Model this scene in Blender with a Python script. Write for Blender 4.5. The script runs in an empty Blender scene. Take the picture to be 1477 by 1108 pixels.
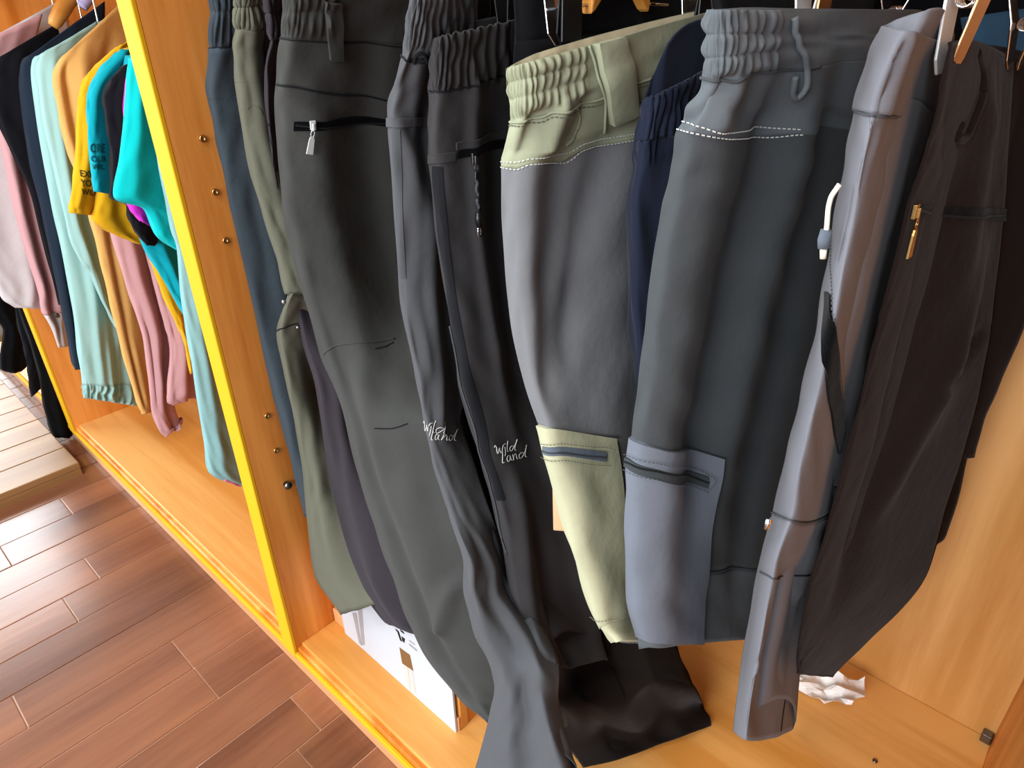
import bpy, bmesh, math, random
import numpy as np
from mathutils import Vector, Matrix

S = bpy.context.scene
COL = S.collection
# ------------------------------------------------------------------ camera
R_CAM=[[0.73666, -0.313936, 0.598979], [0.675988, 0.367099, -0.638967], [-0.01929, 0.875604, 0.482644]]
LENS=24.089

cam_d = bpy.data.cameras.new('camera'); cam_d.sensor_width = 36; cam_d.lens = LENS
cam_d.clip_start = .02
cam = bpy.data.objects.new('camera', cam_d); COL.objects.link(cam)
M = Matrix(R_CAM).to_4x4(); M.translation = (0, 0, 1.2); cam.matrix_world = M
S.camera = cam
# ------------------------------------------------------------------ world, lights, exposure
w = bpy.data.worlds.new('shop_light'); S.world = w; w.use_nodes = True
bg = w.node_tree.nodes['Background']; bg.inputs[0].default_value = (.90, .95, 1, 1); bg.inputs[1].default_value = .28
def area(name, loc, target, sx, sy, power, col):
    d = bpy.data.lights.new(name, 'AREA'); d.shape = 'RECTANGLE'; d.size = sx; d.size_y = sy; d.energy = power; d.color = col
    o = bpy.data.objects.new(name, d); COL.objects.link(o); o.location = loc
    o.rotation_euler = (Vector(target) - Vector(loc)).to_track_quat('-Z', 'Y').to_euler(); return o
for yc, wy in ((-3.6, 1.8), (-1.7, 1.8), (.1, 1.6)):
    area('shop_window_end', (-7.4, yc, 2.3), (0, yc + .1, 1.7), wy, 3.8, 265 * wy / 1.8, (.92, .97, 1))
area('front_fill_light', (-.2, -3.4, 1.9), (-.5, .6, .9), 3.6, 2.2, 215, (.93, .97, 1))  # unseen area light added as frontal fill
area('ceiling_lamp', (-.6, -1.0, 2.75), (-.6, -.7, 0), 1.2, .5, 40, (1, .95, .86))
S.view_settings.view_transform = 'Standard'; S.view_settings.look = 'None'
S.view_settings.gamma = 1; S.view_settings.use_curve_mapping = False
S.view_settings.exposure = 0.25

# ------------------------------------------------------------------ object helpers
def lin(h):
    if isinstance(h, str):
        h = h.lstrip('#'); h = [int(h[i:i+2], 16) / 255 for i in (0, 2, 4)]
    return tuple(c / 12.92 if c <= .04045 else ((c + .055) / 1.055) ** 2.4 for c in h)
WLOC = {}
def thing(name, label, cat, loc=(0, 0, 0), group=None):
    o = bpy.data.objects.new(name, None); COL.objects.link(o); o.location = loc; o.empty_display_size = .05
    o['label'] = label; o['category'] = cat
    if group: o['group'] = group
    WLOC[o.name] = Vector(loc); return o
def wloc(p): return WLOC.get(p.name, Vector((0, 0, 0))) if p else Vector((0, 0, 0))
def tag(o, label=None, cat=None, group=None, kind=None):
    if label: o['label'] = label
    if cat: o['category'] = cat
    if group: o['group'] = group
    if kind: o['kind'] = kind
    return o
def mesh(name, V, F, mat, parent=None, smooth=True, label=None, solid=0, bevel=0):
    V = np.asarray(V, float); L = wloc(parent)
    me = bpy.data.meshes.new(name); me.from_pydata((V - np.array(L)).tolist(), [], [list(map(int, f)) for f in F]); me.update()
    bm = bmesh.new(); bm.from_mesh(me); bmesh.ops.recalc_face_normals(bm, faces=bm.faces[:]); bm.to_mesh(me); bm.free()
    me.polygons.foreach_set('use_smooth', [smooth] * len(me.polygons)); me.materials.append(mat)
    o = bpy.data.objects.new(name, me); COL.objects.link(o)
    if parent: o.parent = parent; WLOC[o.name] = L
    if label: o['label'] = label
    if solid:
        m = o.modifiers.new('solid', 'SOLIDIFY'); m.thickness = solid; m.offset = -1
    if bevel:
        m = o.modifiers.new('bevel', 'BEVEL'); m.width = bevel; m.segments = 2; m.limit_method = 'ANGLE'
    return o
class Acc:
    def __init__(s): s.V = []; s.F = []; s.n = 0
    def add(s, V, F):
        V = np.asarray(V, float); s.V.append(V); s.F += [[i + s.n for i in f] for f in F]; s.n += len(V); return s
    def make(s, name, mat, parent=None, **k): return mesh(name, np.concatenate(s.V), s.F, mat, parent, **k)
BF = [(0, 1, 3, 2), (4, 6, 7, 5), (0, 4, 5, 1), (2, 3, 7, 6), (0, 2, 6, 4), (1, 5, 7, 3)]
def box(x0, x1, y0, y1, z0, z1):
    return [(x, y, z) for x in (x0, x1) for y in (y0, y1) for z in (z0, z1)], BF
def obox(c, ax, ay, az):
    c, ax, ay, az = map(np.array, (c, ax, ay, az))
    return [c + i * ax + j * ay + k * az for i in (-1, 1) for j in (-1, 1) for k in (-1, 1)], BF
def crs(P, n):
    P = np.asarray(P, float)
    if len(P) < 3: return np.array([P[0] + (P[-1] - P[0]) * t for t in np.linspace(0, 1, n)])
    return interp(P, np.linspace(0, len(P) - 1, n))
def rope(P, r, sides=8, closed=False, flat=1., up=None):
    P = np.asarray(P, float); n = len(P); V = []; F = []
    rr = r if hasattr(r, '__len__') else [r] * n
    for i in range(n):
        a = P[(i - 1) % n] if (closed or i) else P[0]; b = P[(i + 1) % n] if (closed or i < n - 1) else P[-1]
        t = b - a; t = t / (np.linalg.norm(t) + 1e-12)
        u = np.array(up if up is not None else ((0, 0, 1) if abs(t[2]) < .9 else (0, 1, 0)), float)
        e = np.cross(t, u); e /= np.linalg.norm(e) + 1e-12; g = np.cross(e, t)
        for k in range(sides):
            q = 6.28318 * k / sides; V.append(P[i] + rr[i] * (e * math.cos(q) + g * math.sin(q) * flat))
    for i in range(n if closed else n - 1):
        j = (i + 1) % n
        for k in range(sides):
            m = (k + 1) % sides; F.append((i * sides + k, j * sides + k, j * sides + m, i * sides + m))
    if not closed: F += [tuple(range(sides))[::-1], tuple((n - 1) * sides + k for k in range(sides))]
    return V, F
def ringpts(c, r, axis=0, n=24, a0=0, a1=6.28318, sq=1.):
    out = []
    for k in range(n):
        q = a0 + (a1 - a0) * k / n; p = [0, 0, 0]; i, j = [(1, 2), (0, 2), (0, 1)][axis]
        p[i] = r * math.cos(q); p[j] = r * sq * math.sin(q); out.append(np.array(c) + np.array(p))
    return out
# ------------------------------------------------------------------ cloth surfaces
def cr_w(t):
    k=.42
    t2=t*t;t3=t2*t
    return (-k*t+2*k*t2-k*t3, 1+(k-3)*t2+(2-k)*t3, k*t+(3-2*k)*t2+(k-2)*t3, -k*t2+k*t3)
def interp(A,s):
    """A: (N,...) control rows, s: (M,) -> (M,...)"""
    n=len(A); s=np.clip(s,0,n-1); i=np.minimum(s.astype(int),n-2); t=s-i
    ext=np.concatenate([2*A[:1]-A[1:2],A,2*A[-1:]-A[-2:-1]])
    w=cr_w(t); sh=(-1,)+(1,)*(A.ndim-1)
    return sum(w[j].reshape(sh)*ext[i+j] for j in range(4))
class Tube:
    def __init__(self,st,T=.05,back=(-.9,.3,0),folds=(),gath=(),seed=0,wr=.0009,tprof=.7,rise=0):
        self.rise=rise
        self.st=np.array(st,float); self.N,self.K=self.st.shape[:2]
        self.T=T; self.back=np.array(back,float); self.folds=folds; self.gath=gath; self.wr=wr; self.tprof=tprof
        rs=np.random.RandomState(seed+7)
        self.ns=[(rs.uniform(1,5),rs.uniform(.25,1.1)*rs.choice([-1,1]),rs.uniform(0,6.28),1/(1+.2*i)) for i in range(9)]
    def base(self,u,s):
        sh=np.shape(u); u=np.ravel(u); s=np.ravel(s)
        R=interp(self.st,s)                       # (M,K,3)
        uu=np.clip(u,0,1)*(self.K-1)
        i=np.minimum(uu.astype(int),self.K-2); t=uu-i
        ext=np.concatenate([2*R[:,:1]-R[:,1:2],R,2*R[:,-1:]-R[:,-2:-1]],axis=1)
        w=cr_w(t); m=np.arange(len(u))
        P=sum(w[j][:,None]*ext[m,i+j] for j in range(4))
        return P.reshape(sh+(3,))
    def normal(self,u,s):
        e=.012; es=.04
        u=np.asarray(u,float); s=np.asarray(s,float)
        du=self.base(np.minimum(u+e,1),s)-self.base(np.maximum(u-e,0),s)
        ds=self.base(u,np.minimum(s+es,self.N-1))-self.base(u,np.maximum(s-es,0))
        n=np.cross(ds,du); l=np.linalg.norm(n,axis=-1,keepdims=True); l[l<1e-9]=1
        return n/l
    def disp(self,u,s):
        d=np.zeros(np.shape(u))
        for fu,fs,ph,a in self.ns: d=d+a*np.sin(6.283*(fu*u+fs*s)+ph)
        d=d*self.wr*.5
        for f in self.folds:
            u0,s0,u1,s1,amp,w=f
            t=np.clip((s-s0)/(s1-s0+1e-9),-.3,1.3)
            uc=u0+(u1-u0)*t
            fade=np.clip((t+.25)/.35,0,1)*np.clip((1.25-t)/.35,0,1)
            fade=fade*fade*(3-2*fade)
            d=d+amp*np.exp(-((u-uc)/w)**2)*fade
        for g in self.gath:
            ua,ub,sa,sb,amp,n,rows=g
            m=np.clip((u-ua)/.03,0,1)*np.clip((ub-u)/.03,0,1)*np.clip((s-sa)/.05+.3,0,1)*np.clip((sb-s)/.3+.4,0,1)
            ph=6.283*n*(u-ua)/(ub-ua)
            q=(s-sa)/(sb-sa)
            r=np.sin(ph+1.3*np.sin(5*q+9*u)+.8*np.sin(ph*.37))+.5*np.sin(ph*1.7+2.2*q)
            puff=0
            if rows:
                puff=np.abs(np.sin(np.pi*np.clip(q,0,1)*rows))**.6
                r=r*(.35+.65*puff)
            d=d+m*(amp*r+amp*1.2*puff)
        return d
    def front(self,u,s,off=0):
        u=np.asarray(u,float); s=np.asarray(s,float)
        return self.base(u,s)+self.normal(u,s)*(self.disp(u,s)+off)[...,None]
    def rear(self,u,s):
        u=np.asarray(u,float); s=np.asarray(s,float)
        T=self.T if np.isscalar(self.T) else np.interp(s,np.arange(len(self.T)),self.T)
        pr=np.sin(np.pi*np.clip(u,0,1))**self.tprof
        up=np.zeros(np.shape(u)+(3,)); up[...,2]=self.rise*np.exp(-s*.8)*pr
        return up+self.base(u,s)+self.back*(T*pr)[...,None]+self.normal(u,s)*(.4*self.disp(u,s))[...,None]

TUBE_DATA={
'slate_a':([[[-0.9236,0.461,1.2243],[-0.9016,0.4569,1.2242],[-0.8956,0.4744,1.2253],[-0.8996,0.51,1.2275],[-0.9136,0.5559,1.2303]],[[-0.9314,0.4609,1.2006],[-0.9094,0.4575,1.2009],[-0.9034,0.4766,1.2018],[-0.9074,0.5149,1.2033],[-0.9214,0.5638,1.2051]],[[-0.9565,0.4606,1.1598],[-0.9345,0.4587,1.1609],[-0.9285,0.4817,1.1617],[-0.9325,0.5259,1.1624],[-0.9465,0.5816,1.1628]],[[-0.9908,0.4602,1.097],[-0.9688,0.4601,1.0985],[-0.9628,0.4875,1.0969],[-0.9668,0.5387,1.0928],[-0.9808,0.6022,1.0871]],[[-0.9978,0.4601,1.0363],[-0.9758,0.4602,1.0384],[-0.9698,0.4878,1.035],[-0.9738,0.5393,1.0272],[-0.9878,0.6031,1.0166]],[[-0.9999,0.4601,0.9466],[-0.9779,0.4604,0.95],[-0.9719,0.4885,0.9453],[-0.9759,0.5408,0.934],[-0.9899,0.6056,0.9186]],[[-1.0025,0.4601,0.8265],[-0.9805,0.4612,0.8314],[-0.9745,0.4919,0.824],[-0.9785,0.5484,0.8067],[-0.9925,0.618,0.7832]],[[-0.9899,0.4602,0.6745],[-0.9679,0.4618,0.6815],[-0.9619,0.494,0.6706],[-0.9659,0.5531,0.6454],[-0.9799,0.6258,0.6113]],[[-0.9762,0.4604,0.5822],[-0.9542,0.4632,0.5898],[-0.9482,0.4998,0.5749],[-0.9522,0.5661,0.5418],[-0.9662,0.6473,0.4976]],[[-0.9694,0.4604,0.48],[-0.9474,0.4641,0.4887],[-0.9414,0.5033,0.4703],[-0.9454,0.5739,0.43],[-0.9594,0.66,0.3763]],[[-0.9629,0.4605,0.3823],[-0.9409,0.4653,0.3921],[-0.9349,0.5079,0.3706],[-0.9389,0.5842,0.3237],[-0.9529,0.6771,0.2615]]],{'T': 0.05, 'folds': [(0.625, 3, 0.515, 10, 0.008, 0.074), (0.836, 2, 0.803, 10, -0.008, 0.079)], 'gath': [(0, 1.0, 0, 2, 0.0018, 12, 2)], 'seed': 1, 'back': (-0.791, 0.612, 0)}),
'olive':([[[-0.8501,0.4568,1.2224],[-0.8281,0.4488,1.2223],[-0.8221,0.457,1.2236],[-0.8261,0.4777,1.2261],[-0.8401,0.5069,1.2293]],[[-0.8577,0.4567,1.2043],[-0.8357,0.449,1.2047],[-0.8297,0.4578,1.2063],[-0.8337,0.4795,1.209],[-0.8477,0.5098,1.2122]],[[-0.8668,0.4566,1.1826],[-0.8448,0.4493,1.1832],[-0.8388,0.4589,1.1838],[-0.8428,0.4819,1.1846],[-0.8568,0.5136,1.1853]],[[-0.883,0.4564,1.1599],[-0.861,0.4495,1.1609],[-0.855,0.4597,1.1611],[-0.859,0.4837,1.1609],[-0.873,0.5163,1.1603]],[[-0.8919,0.4563,1.1228],[-0.8699,0.4497,1.1245],[-0.8639,0.4608,1.1246],[-0.8679,0.4859,1.1236],[-0.8819,0.5198,1.1215]],[[-0.8994,0.4562,1.0624],[-0.8774,0.4499,1.0652],[-0.8714,0.4614,1.0645],[-0.8754,0.4872,1.0612],[-0.8894,0.5218,1.0559]],[[-0.8964,0.4562,0.9884],[-0.8744,0.4501,0.9929],[-0.8684,0.4623,0.9924],[-0.8724,0.4893,0.9881],[-0.8864,0.5253,0.981]],[[-0.8849,0.4563,0.9369],[-0.8629,0.4501,0.9423],[-0.8569,0.462,0.9407],[-0.8609,0.4886,0.934],[-0.8749,0.5244,0.9234]],[[-0.872,0.4565,0.8918],[-0.85,0.4501,0.8981],[-0.844,0.4619,0.8958],[-0.848,0.4886,0.8872],[-0.862,0.5246,0.8739]],[[-0.8696,0.4566,0.8446],[-0.8476,0.45,0.8521],[-0.8416,0.4619,0.8501],[-0.8456,0.4885,0.841],[-0.8596,0.5244,0.8267]]],{'T': 0.05, 'folds': [(0.551, 2, 0.625, 9, 0.006, 0.088), (0.836, 1, 0.803, 9, -0.01, 0.066)], 'gath': [(0, 0.934, 0, 2, 0.0018, 11, 2)], 'seed': 2, 'back': (-0.767, 0.641, 0)}),
'olive_leg':([[[-0.8552,0.4532,0.8492],[-0.8349,0.4484,0.8554],[-0.8409,0.47,0.846],[-0.8613,0.5132,0.8255],[-0.887,0.5672,0.7999]],[[-0.9111,0.4532,0.7793],[-0.8861,0.4484,0.7886],[-0.8826,0.47,0.7831],[-0.8887,0.5132,0.7681],[-0.8988,0.5672,0.7485]],[[-0.9176,0.4532,0.7375],[-0.8928,0.4477,0.7477],[-0.8909,0.4672,0.7417],[-0.9001,0.507,0.7251],[-0.9147,0.5572,0.7032]],[[-0.9167,0.4532,0.661],[-0.8931,0.447,0.6725],[-0.8945,0.4644,0.6644],[-0.9097,0.5008,0.6429],[-0.932,0.5472,0.6144]],[[-0.9158,0.4532,0.586],[-0.8887,0.4456,0.601],[-0.8799,0.4588,0.5974],[-0.8798,0.4884,0.5814],[-0.8864,0.5272,0.5577]],[[-0.9148,0.4482,0.4866],[-0.8834,0.4388,0.507],[-0.8631,0.4468,0.5108],[-0.8463,0.4679,0.5042],[-0.8363,0.4972,0.489]],[[-0.9235,0.4432,0.4164],[-0.8878,0.4331,0.4416],[-0.8567,0.439,0.4531],[-0.8242,0.4567,0.4569],[-0.7986,0.4822,0.4515]],[[-0.9384,0.4432,0.2623],[-0.8956,0.4326,0.2981],[-0.846,0.4368,0.3276],[-0.7877,0.4517,0.3551],[-0.7374,0.4742,0.3718]],[[-0.8654,0.4432,0.212],[-0.8292,0.4325,0.25],[-0.7926,0.4362,0.2823],[-0.7519,0.4505,0.3137],[-0.7189,0.4722,0.335]]],{'T': 0.05, 'folds': [(0.515, 3, 0.588, 8, 0.006, 0.103), (0.699, 5, 0.735, 7.5, -0.01, 0.088), (0.551, 0, 0.934, 1.5, 0.01, 0.069)], 'seed': 3, 'back': (-0.78, 0.626, 0), 'gath': []}),
'plum':([[[-0.816,0.4732,1.2215],[-0.8053,0.4712,1.2216],[-0.834,0.5012,1.2236],[-0.8897,0.558,1.2273],[-0.9538,0.6272,1.2319]],[[-0.8186,0.4732,1.1979],[-0.8081,0.4712,1.1983],[-0.8378,0.5012,1.1996],[-0.8952,0.558,1.2018],[-0.9615,0.6272,1.2048]],[[-0.822,0.4732,1.1713],[-0.8118,0.4712,1.1716],[-0.8424,0.5012,1.1703],[-0.9012,0.558,1.1679],[-0.9692,0.6272,1.1651]],[[-0.8497,0.4732,1.1351],[-0.8376,0.4712,1.1357],[-0.8644,0.5012,1.1326],[-0.9167,0.558,1.1267],[-0.9766,0.6272,1.1196]],[[-0.8658,0.4732,1.0734],[-0.853,0.4712,1.0747],[-0.8789,0.5012,1.069],[-0.9298,0.558,1.0582],[-0.9878,0.6272,1.0453]],[[-0.8763,0.4732,1.0011],[-0.8622,0.4705,1.0034],[-0.8851,0.4984,0.9955],[-0.9318,0.5518,0.98],[-0.9858,0.6172,0.9615]],[[-0.8799,0.4732,0.934],[-0.8649,0.4698,0.9375],[-0.8856,0.4956,0.928],[-0.9295,0.5456,0.9087],[-0.9812,0.6072,0.8855]],[[-0.8835,0.4732,0.8512],[-0.8646,0.4684,0.8572],[-0.8739,0.49,0.8487],[-0.9,0.5332,0.8299],[-0.9327,0.5872,0.8064]],[[-0.877,0.4732,0.764],[-0.8547,0.4677,0.7727],[-0.854,0.4872,0.7659],[-0.8642,0.527,0.7485],[-0.8796,0.5772,0.7258]],[[-0.8638,0.4732,0.6845],[-0.8387,0.467,0.6963],[-0.8285,0.4844,0.6926],[-0.8241,0.5208,0.6787],[-0.8238,0.5672,0.6591]],[[-0.8716,0.4732,0.5773],[-0.8431,0.4656,0.5937],[-0.8243,0.4788,0.5952],[-0.8074,0.5084,0.5877],[-0.7952,0.5472,0.5733]],[[-0.8681,0.4682,0.469],[-0.8332,0.4582,0.4932],[-0.7966,0.464,0.5087],[-0.7546,0.4817,0.5201],[-0.7184,0.5072,0.5237]],[[-0.8383,0.4632,0.331],[-0.8005,0.4516,0.3624],[-0.7546,0.4528,0.3875],[-0.699,0.4631,0.4107],[-0.6499,0.4802,0.4242]],[[-0.7892,0.4632,0.2732],[-0.7552,0.4515,0.3029],[-0.7161,0.4526,0.3193],[-0.669,0.4624,0.3285],[-0.627,0.4792,0.3268]],[[-0.7505,0.4632,0.2583],[-0.7181,0.4514,0.288],[-0.6805,0.452,0.3031],[-0.635,0.4612,0.3102],[-0.5941,0.4772,0.3061]]],{'T': 0.05, 'folds': [(0.515, 2, 0.551, 13, 0.008, 0.088), (0.735, 6, 0.735, 14, -0.01, 0.087)], 'gath': [(0, 0.934, 0, 2, 0.0018, 11, 2)], 'seed': 4, 'back': (-0.748, 0.663, 0)}),
'charcoal_zip':([[[-0.7411,0.4527,1.2208],[-0.7189,0.4543,1.2211],[-0.7091,0.4931,1.2235],[-0.7059,0.5648,1.2279],[-0.711,0.6538,1.2333]],[[-0.7527,0.4525,1.1977],[-0.7305,0.4548,1.1984],[-0.7204,0.4953,1.2004],[-0.717,0.5695,1.2035],[-0.7218,0.6613,1.2071]],[[-0.7644,0.4523,1.1748],[-0.7421,0.4552,1.1745],[-0.7319,0.497,1.1717],[-0.7283,0.5732,1.1666],[-0.7329,0.6672,1.1603]],[[-0.7904,0.4519,1.1278],[-0.768,0.4563,1.1266],[-0.7575,0.5014,1.1179],[-0.7533,0.5828,1.1026],[-0.7574,0.6826,1.0839]],[[-0.804,0.4517,1.0928],[-0.7815,0.4569,1.0922],[-0.7708,0.5037,1.083],[-0.7663,0.5879,1.0661],[-0.7701,0.6907,1.0454]],[[-0.8154,0.4515,1.0317],[-0.7928,0.4571,1.032],[-0.7821,0.5049,1.0212],[-0.7775,0.5903,1.0008],[-0.7811,0.6944,0.9753]],[[-0.8277,0.4514,0.9503],[-0.805,0.4583,0.9523],[-0.7939,0.5095,0.9412],[-0.7888,0.6006,0.9191],[-0.7917,0.7112,0.8908]],[[-0.8166,0.4515,0.8735],[-0.7939,0.4586,0.8765],[-0.7827,0.5107,0.8629],[-0.7774,0.6033,0.8353],[-0.7802,0.7158,0.7997]],[[-0.8116,0.4632,0.7596],[-0.7796,0.4619,0.7701],[-0.7465,0.494,0.7675],[-0.7027,0.5542,0.7567],[-0.6551,0.6272,0.742]],[[-0.7801,0.4632,0.6828],[-0.7449,0.4535,0.7003],[-0.702,0.4604,0.7119],[-0.6494,0.4798,0.7204],[-0.6017,0.5072,0.723]],[[-0.7571,0.4582,0.5833],[-0.7208,0.4481,0.6056],[-0.6741,0.454,0.6231],[-0.6163,0.4717,0.6383],[-0.5639,0.4972,0.6465]],[[-0.7249,0.4532,0.5012],[-0.6886,0.4428,0.5278],[-0.6399,0.4476,0.5508],[-0.5794,0.4636,0.5726],[-0.5246,0.4872,0.5861]],[[-0.6867,0.4482,0.4165],[-0.6525,0.4378,0.4459],[-0.6074,0.4426,0.4696],[-0.5514,0.4586,0.491],[-0.5003,0.4822,0.5032]],[[-0.6464,0.4432,0.338],[-0.6154,0.4331,0.3688],[-0.5769,0.439,0.3898],[-0.5292,0.4567,0.4059],[-0.4853,0.4822,0.412]],[[-0.601,0.4432,0.288],[-0.5739,0.4335,0.3188],[-0.5428,0.4404,0.3362],[-0.505,0.4598,0.3465],[-0.4701,0.4872,0.3465]],[[-0.5411,0.4432,0.2631],[-0.5203,0.4335,0.2921],[-0.5021,0.4404,0.3025],[-0.4825,0.4598,0.3022],[-0.4659,0.4872,0.2912]],[[-0.4866,0.4482,0.2528],[-0.4719,0.4374,0.2807],[-0.4672,0.4412,0.2882],[-0.4681,0.4555,0.2836],[-0.4744,0.4772,0.268]]],{'T': [0.05, 0.05, 0.05, 0.05, 0.05, 0.05, 0.05, 0.05, 0.05, 0.05, 0.05, 0.05, 0.06, 0.06, 0.06, 0.06, 0.06], 'folds': [(0.429, 4, 0.515, 11, 0.01, 0.111), (0.625, 4, 0.662, 9, -0.009, 0.096), (0.31, 8, 0.452, 14, -0.008, 0.071), (0.699, 8, 0.625, 12, 0.009, 0.096), (0.515, 13, 0.77, 12, 0.011, 0.074), (0.662, 2.2, 0.735, 8, -0.008, 0.074)], 'gath': [(0, 0.529, 0, 2, 0.0016, 10, 2)], 'seed': 5, 'back': (-0.716, 0.698, 0)}),
'wild_near_left':([[[-0.5562,0.4685,1.208],[-0.5342,0.4559,1.2079],[-0.5282,0.4684,1.2084],[-0.5322,0.5007,1.2095],[-0.5462,0.5468,1.2109]],[[-0.5635,0.4683,1.1901],[-0.5415,0.4563,1.1903],[-0.5355,0.4701,1.19],[-0.5395,0.5044,1.1891],[-0.5535,0.5527,1.1879]],[[-0.5719,0.468,1.1654],[-0.5499,0.4568,1.1665],[-0.5439,0.4721,1.1661],[-0.5479,0.5086,1.1646],[-0.5619,0.5595,1.1623]],[[-0.5934,0.4673,1.1319],[-0.5714,0.4582,1.1337],[-0.5654,0.4776,1.1324],[-0.5694,0.5205,1.1286],[-0.5834,0.5786,1.1231]],[[-0.6069,0.4669,1.1014],[-0.5849,0.459,1.104],[-0.5789,0.4809,1.102],[-0.5829,0.5277,1.0965],[-0.5969,0.5901,1.0884]],[[-0.6087,0.4669,1.0632],[-0.5867,0.4589,1.0665],[-0.5807,0.4807,1.0631],[-0.5847,0.5271,1.0544],[-0.5987,0.5891,1.0421]],[[-0.6107,0.4668,0.9998],[-0.5887,0.4592,1.0051],[-0.5827,0.4818,1.0013],[-0.5867,0.5295,0.9906],[-0.6007,0.593,0.9749]],[[-0.6127,0.4632,0.9035],[-0.5951,0.4577,0.9095],[-0.5892,0.4772,0.9047],[-0.5872,0.517,0.8924],[-0.5869,0.5672,0.8764]],[[-0.5916,0.4582,0.8122],[-0.5756,0.4516,0.8201],[-0.5734,0.468,0.8137],[-0.578,0.5027,0.7971],[-0.586,0.5472,0.7751]],[[-0.5775,0.4532,0.7558],[-0.561,0.4442,0.7664],[-0.5573,0.4532,0.7628],[-0.5605,0.476,0.7495],[-0.569,0.5072,0.7298]],[[-0.5675,0.4532,0.6967],[-0.55,0.4439,0.7092],[-0.5426,0.4518,0.7068],[-0.54,0.4729,0.6942],[-0.5419,0.5022,0.6747]],[[-0.5395,0.4482,0.6341],[-0.5219,0.4385,0.6489],[-0.5126,0.4454,0.6481],[-0.5065,0.4648,0.6367],[-0.5045,0.4922,0.6177]],[[-0.4958,0.43,0.5874],[-0.4736,0.425,0.6002],[-0.4771,0.447,0.5823],[-0.4741,0.464,0.5792],[-0.5087,0.52,0.5261]],[[-0.497,0.43,0.5211],[-0.468,0.423,0.5418],[-0.4646,0.444,0.5277],[-0.4575,0.46,0.5275],[-0.4823,0.51,0.4783]],[[-0.4804,0.43,0.4582],[-0.4464,0.422,0.4887],[-0.4304,0.444,0.4871],[-0.4122,0.46,0.4923],[-0.4273,0.51,0.4434]],[[-0.4553,0.435,0.4053],[-0.4205,0.419,0.4497],[-0.4011,0.431,0.46],[-0.3703,0.433,0.4838],[-0.3652,0.465,0.4632]],[[-0.4559,0.43,0.3444],[-0.4047,0.414,0.4144],[-0.3898,0.427,0.4215],[-0.3581,0.424,0.449],[-0.3564,0.455,0.4234]],[[-0.4652,0.42,0.2687],[-0.3986,0.403,0.3613],[-0.3771,0.416,0.3739],[-0.332,0.409,0.4204],[-0.3322,0.44,0.3887]],[[-0.4766,0.41,0.202],[-0.3974,0.393,0.3022],[-0.3647,0.404,0.3212],[-0.3087,0.397,0.3941],[-0.3043,0.425,0.3681]],[[-0.4733,0.4,0.1883],[-0.393,0.385,0.2888],[-0.3535,0.394,0.3184],[-0.2989,0.389,0.3909],[-0.2903,0.415,0.3741]]],{'T': [0.06, 0.06, 0.06, 0.06, 0.06, 0.06, 0.06, 0.06, 0.06, 0.06, 0.06, 0.06, 0.04, 0.04, 0.04, 0.04, 0.04, 0.04, 0.04, 0.04], 'folds': [(0.429, 3, 0.464, 8, 0.006, 0.095), (0.662, 2, 0.588, 5, -0.01, 0.066), (0.574, 6, 0.603, 9, 0.01, 0.074), (0.345, 2, 0.464, 4.5, -0.007, 0.083)], 'gath': [(0, 0.967, 0, 2.0, 0.0022, 13, 0)], 'seed': 6, 'rise': 0.02, 'back': (-0.616, 0.788, 0)}),
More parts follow.
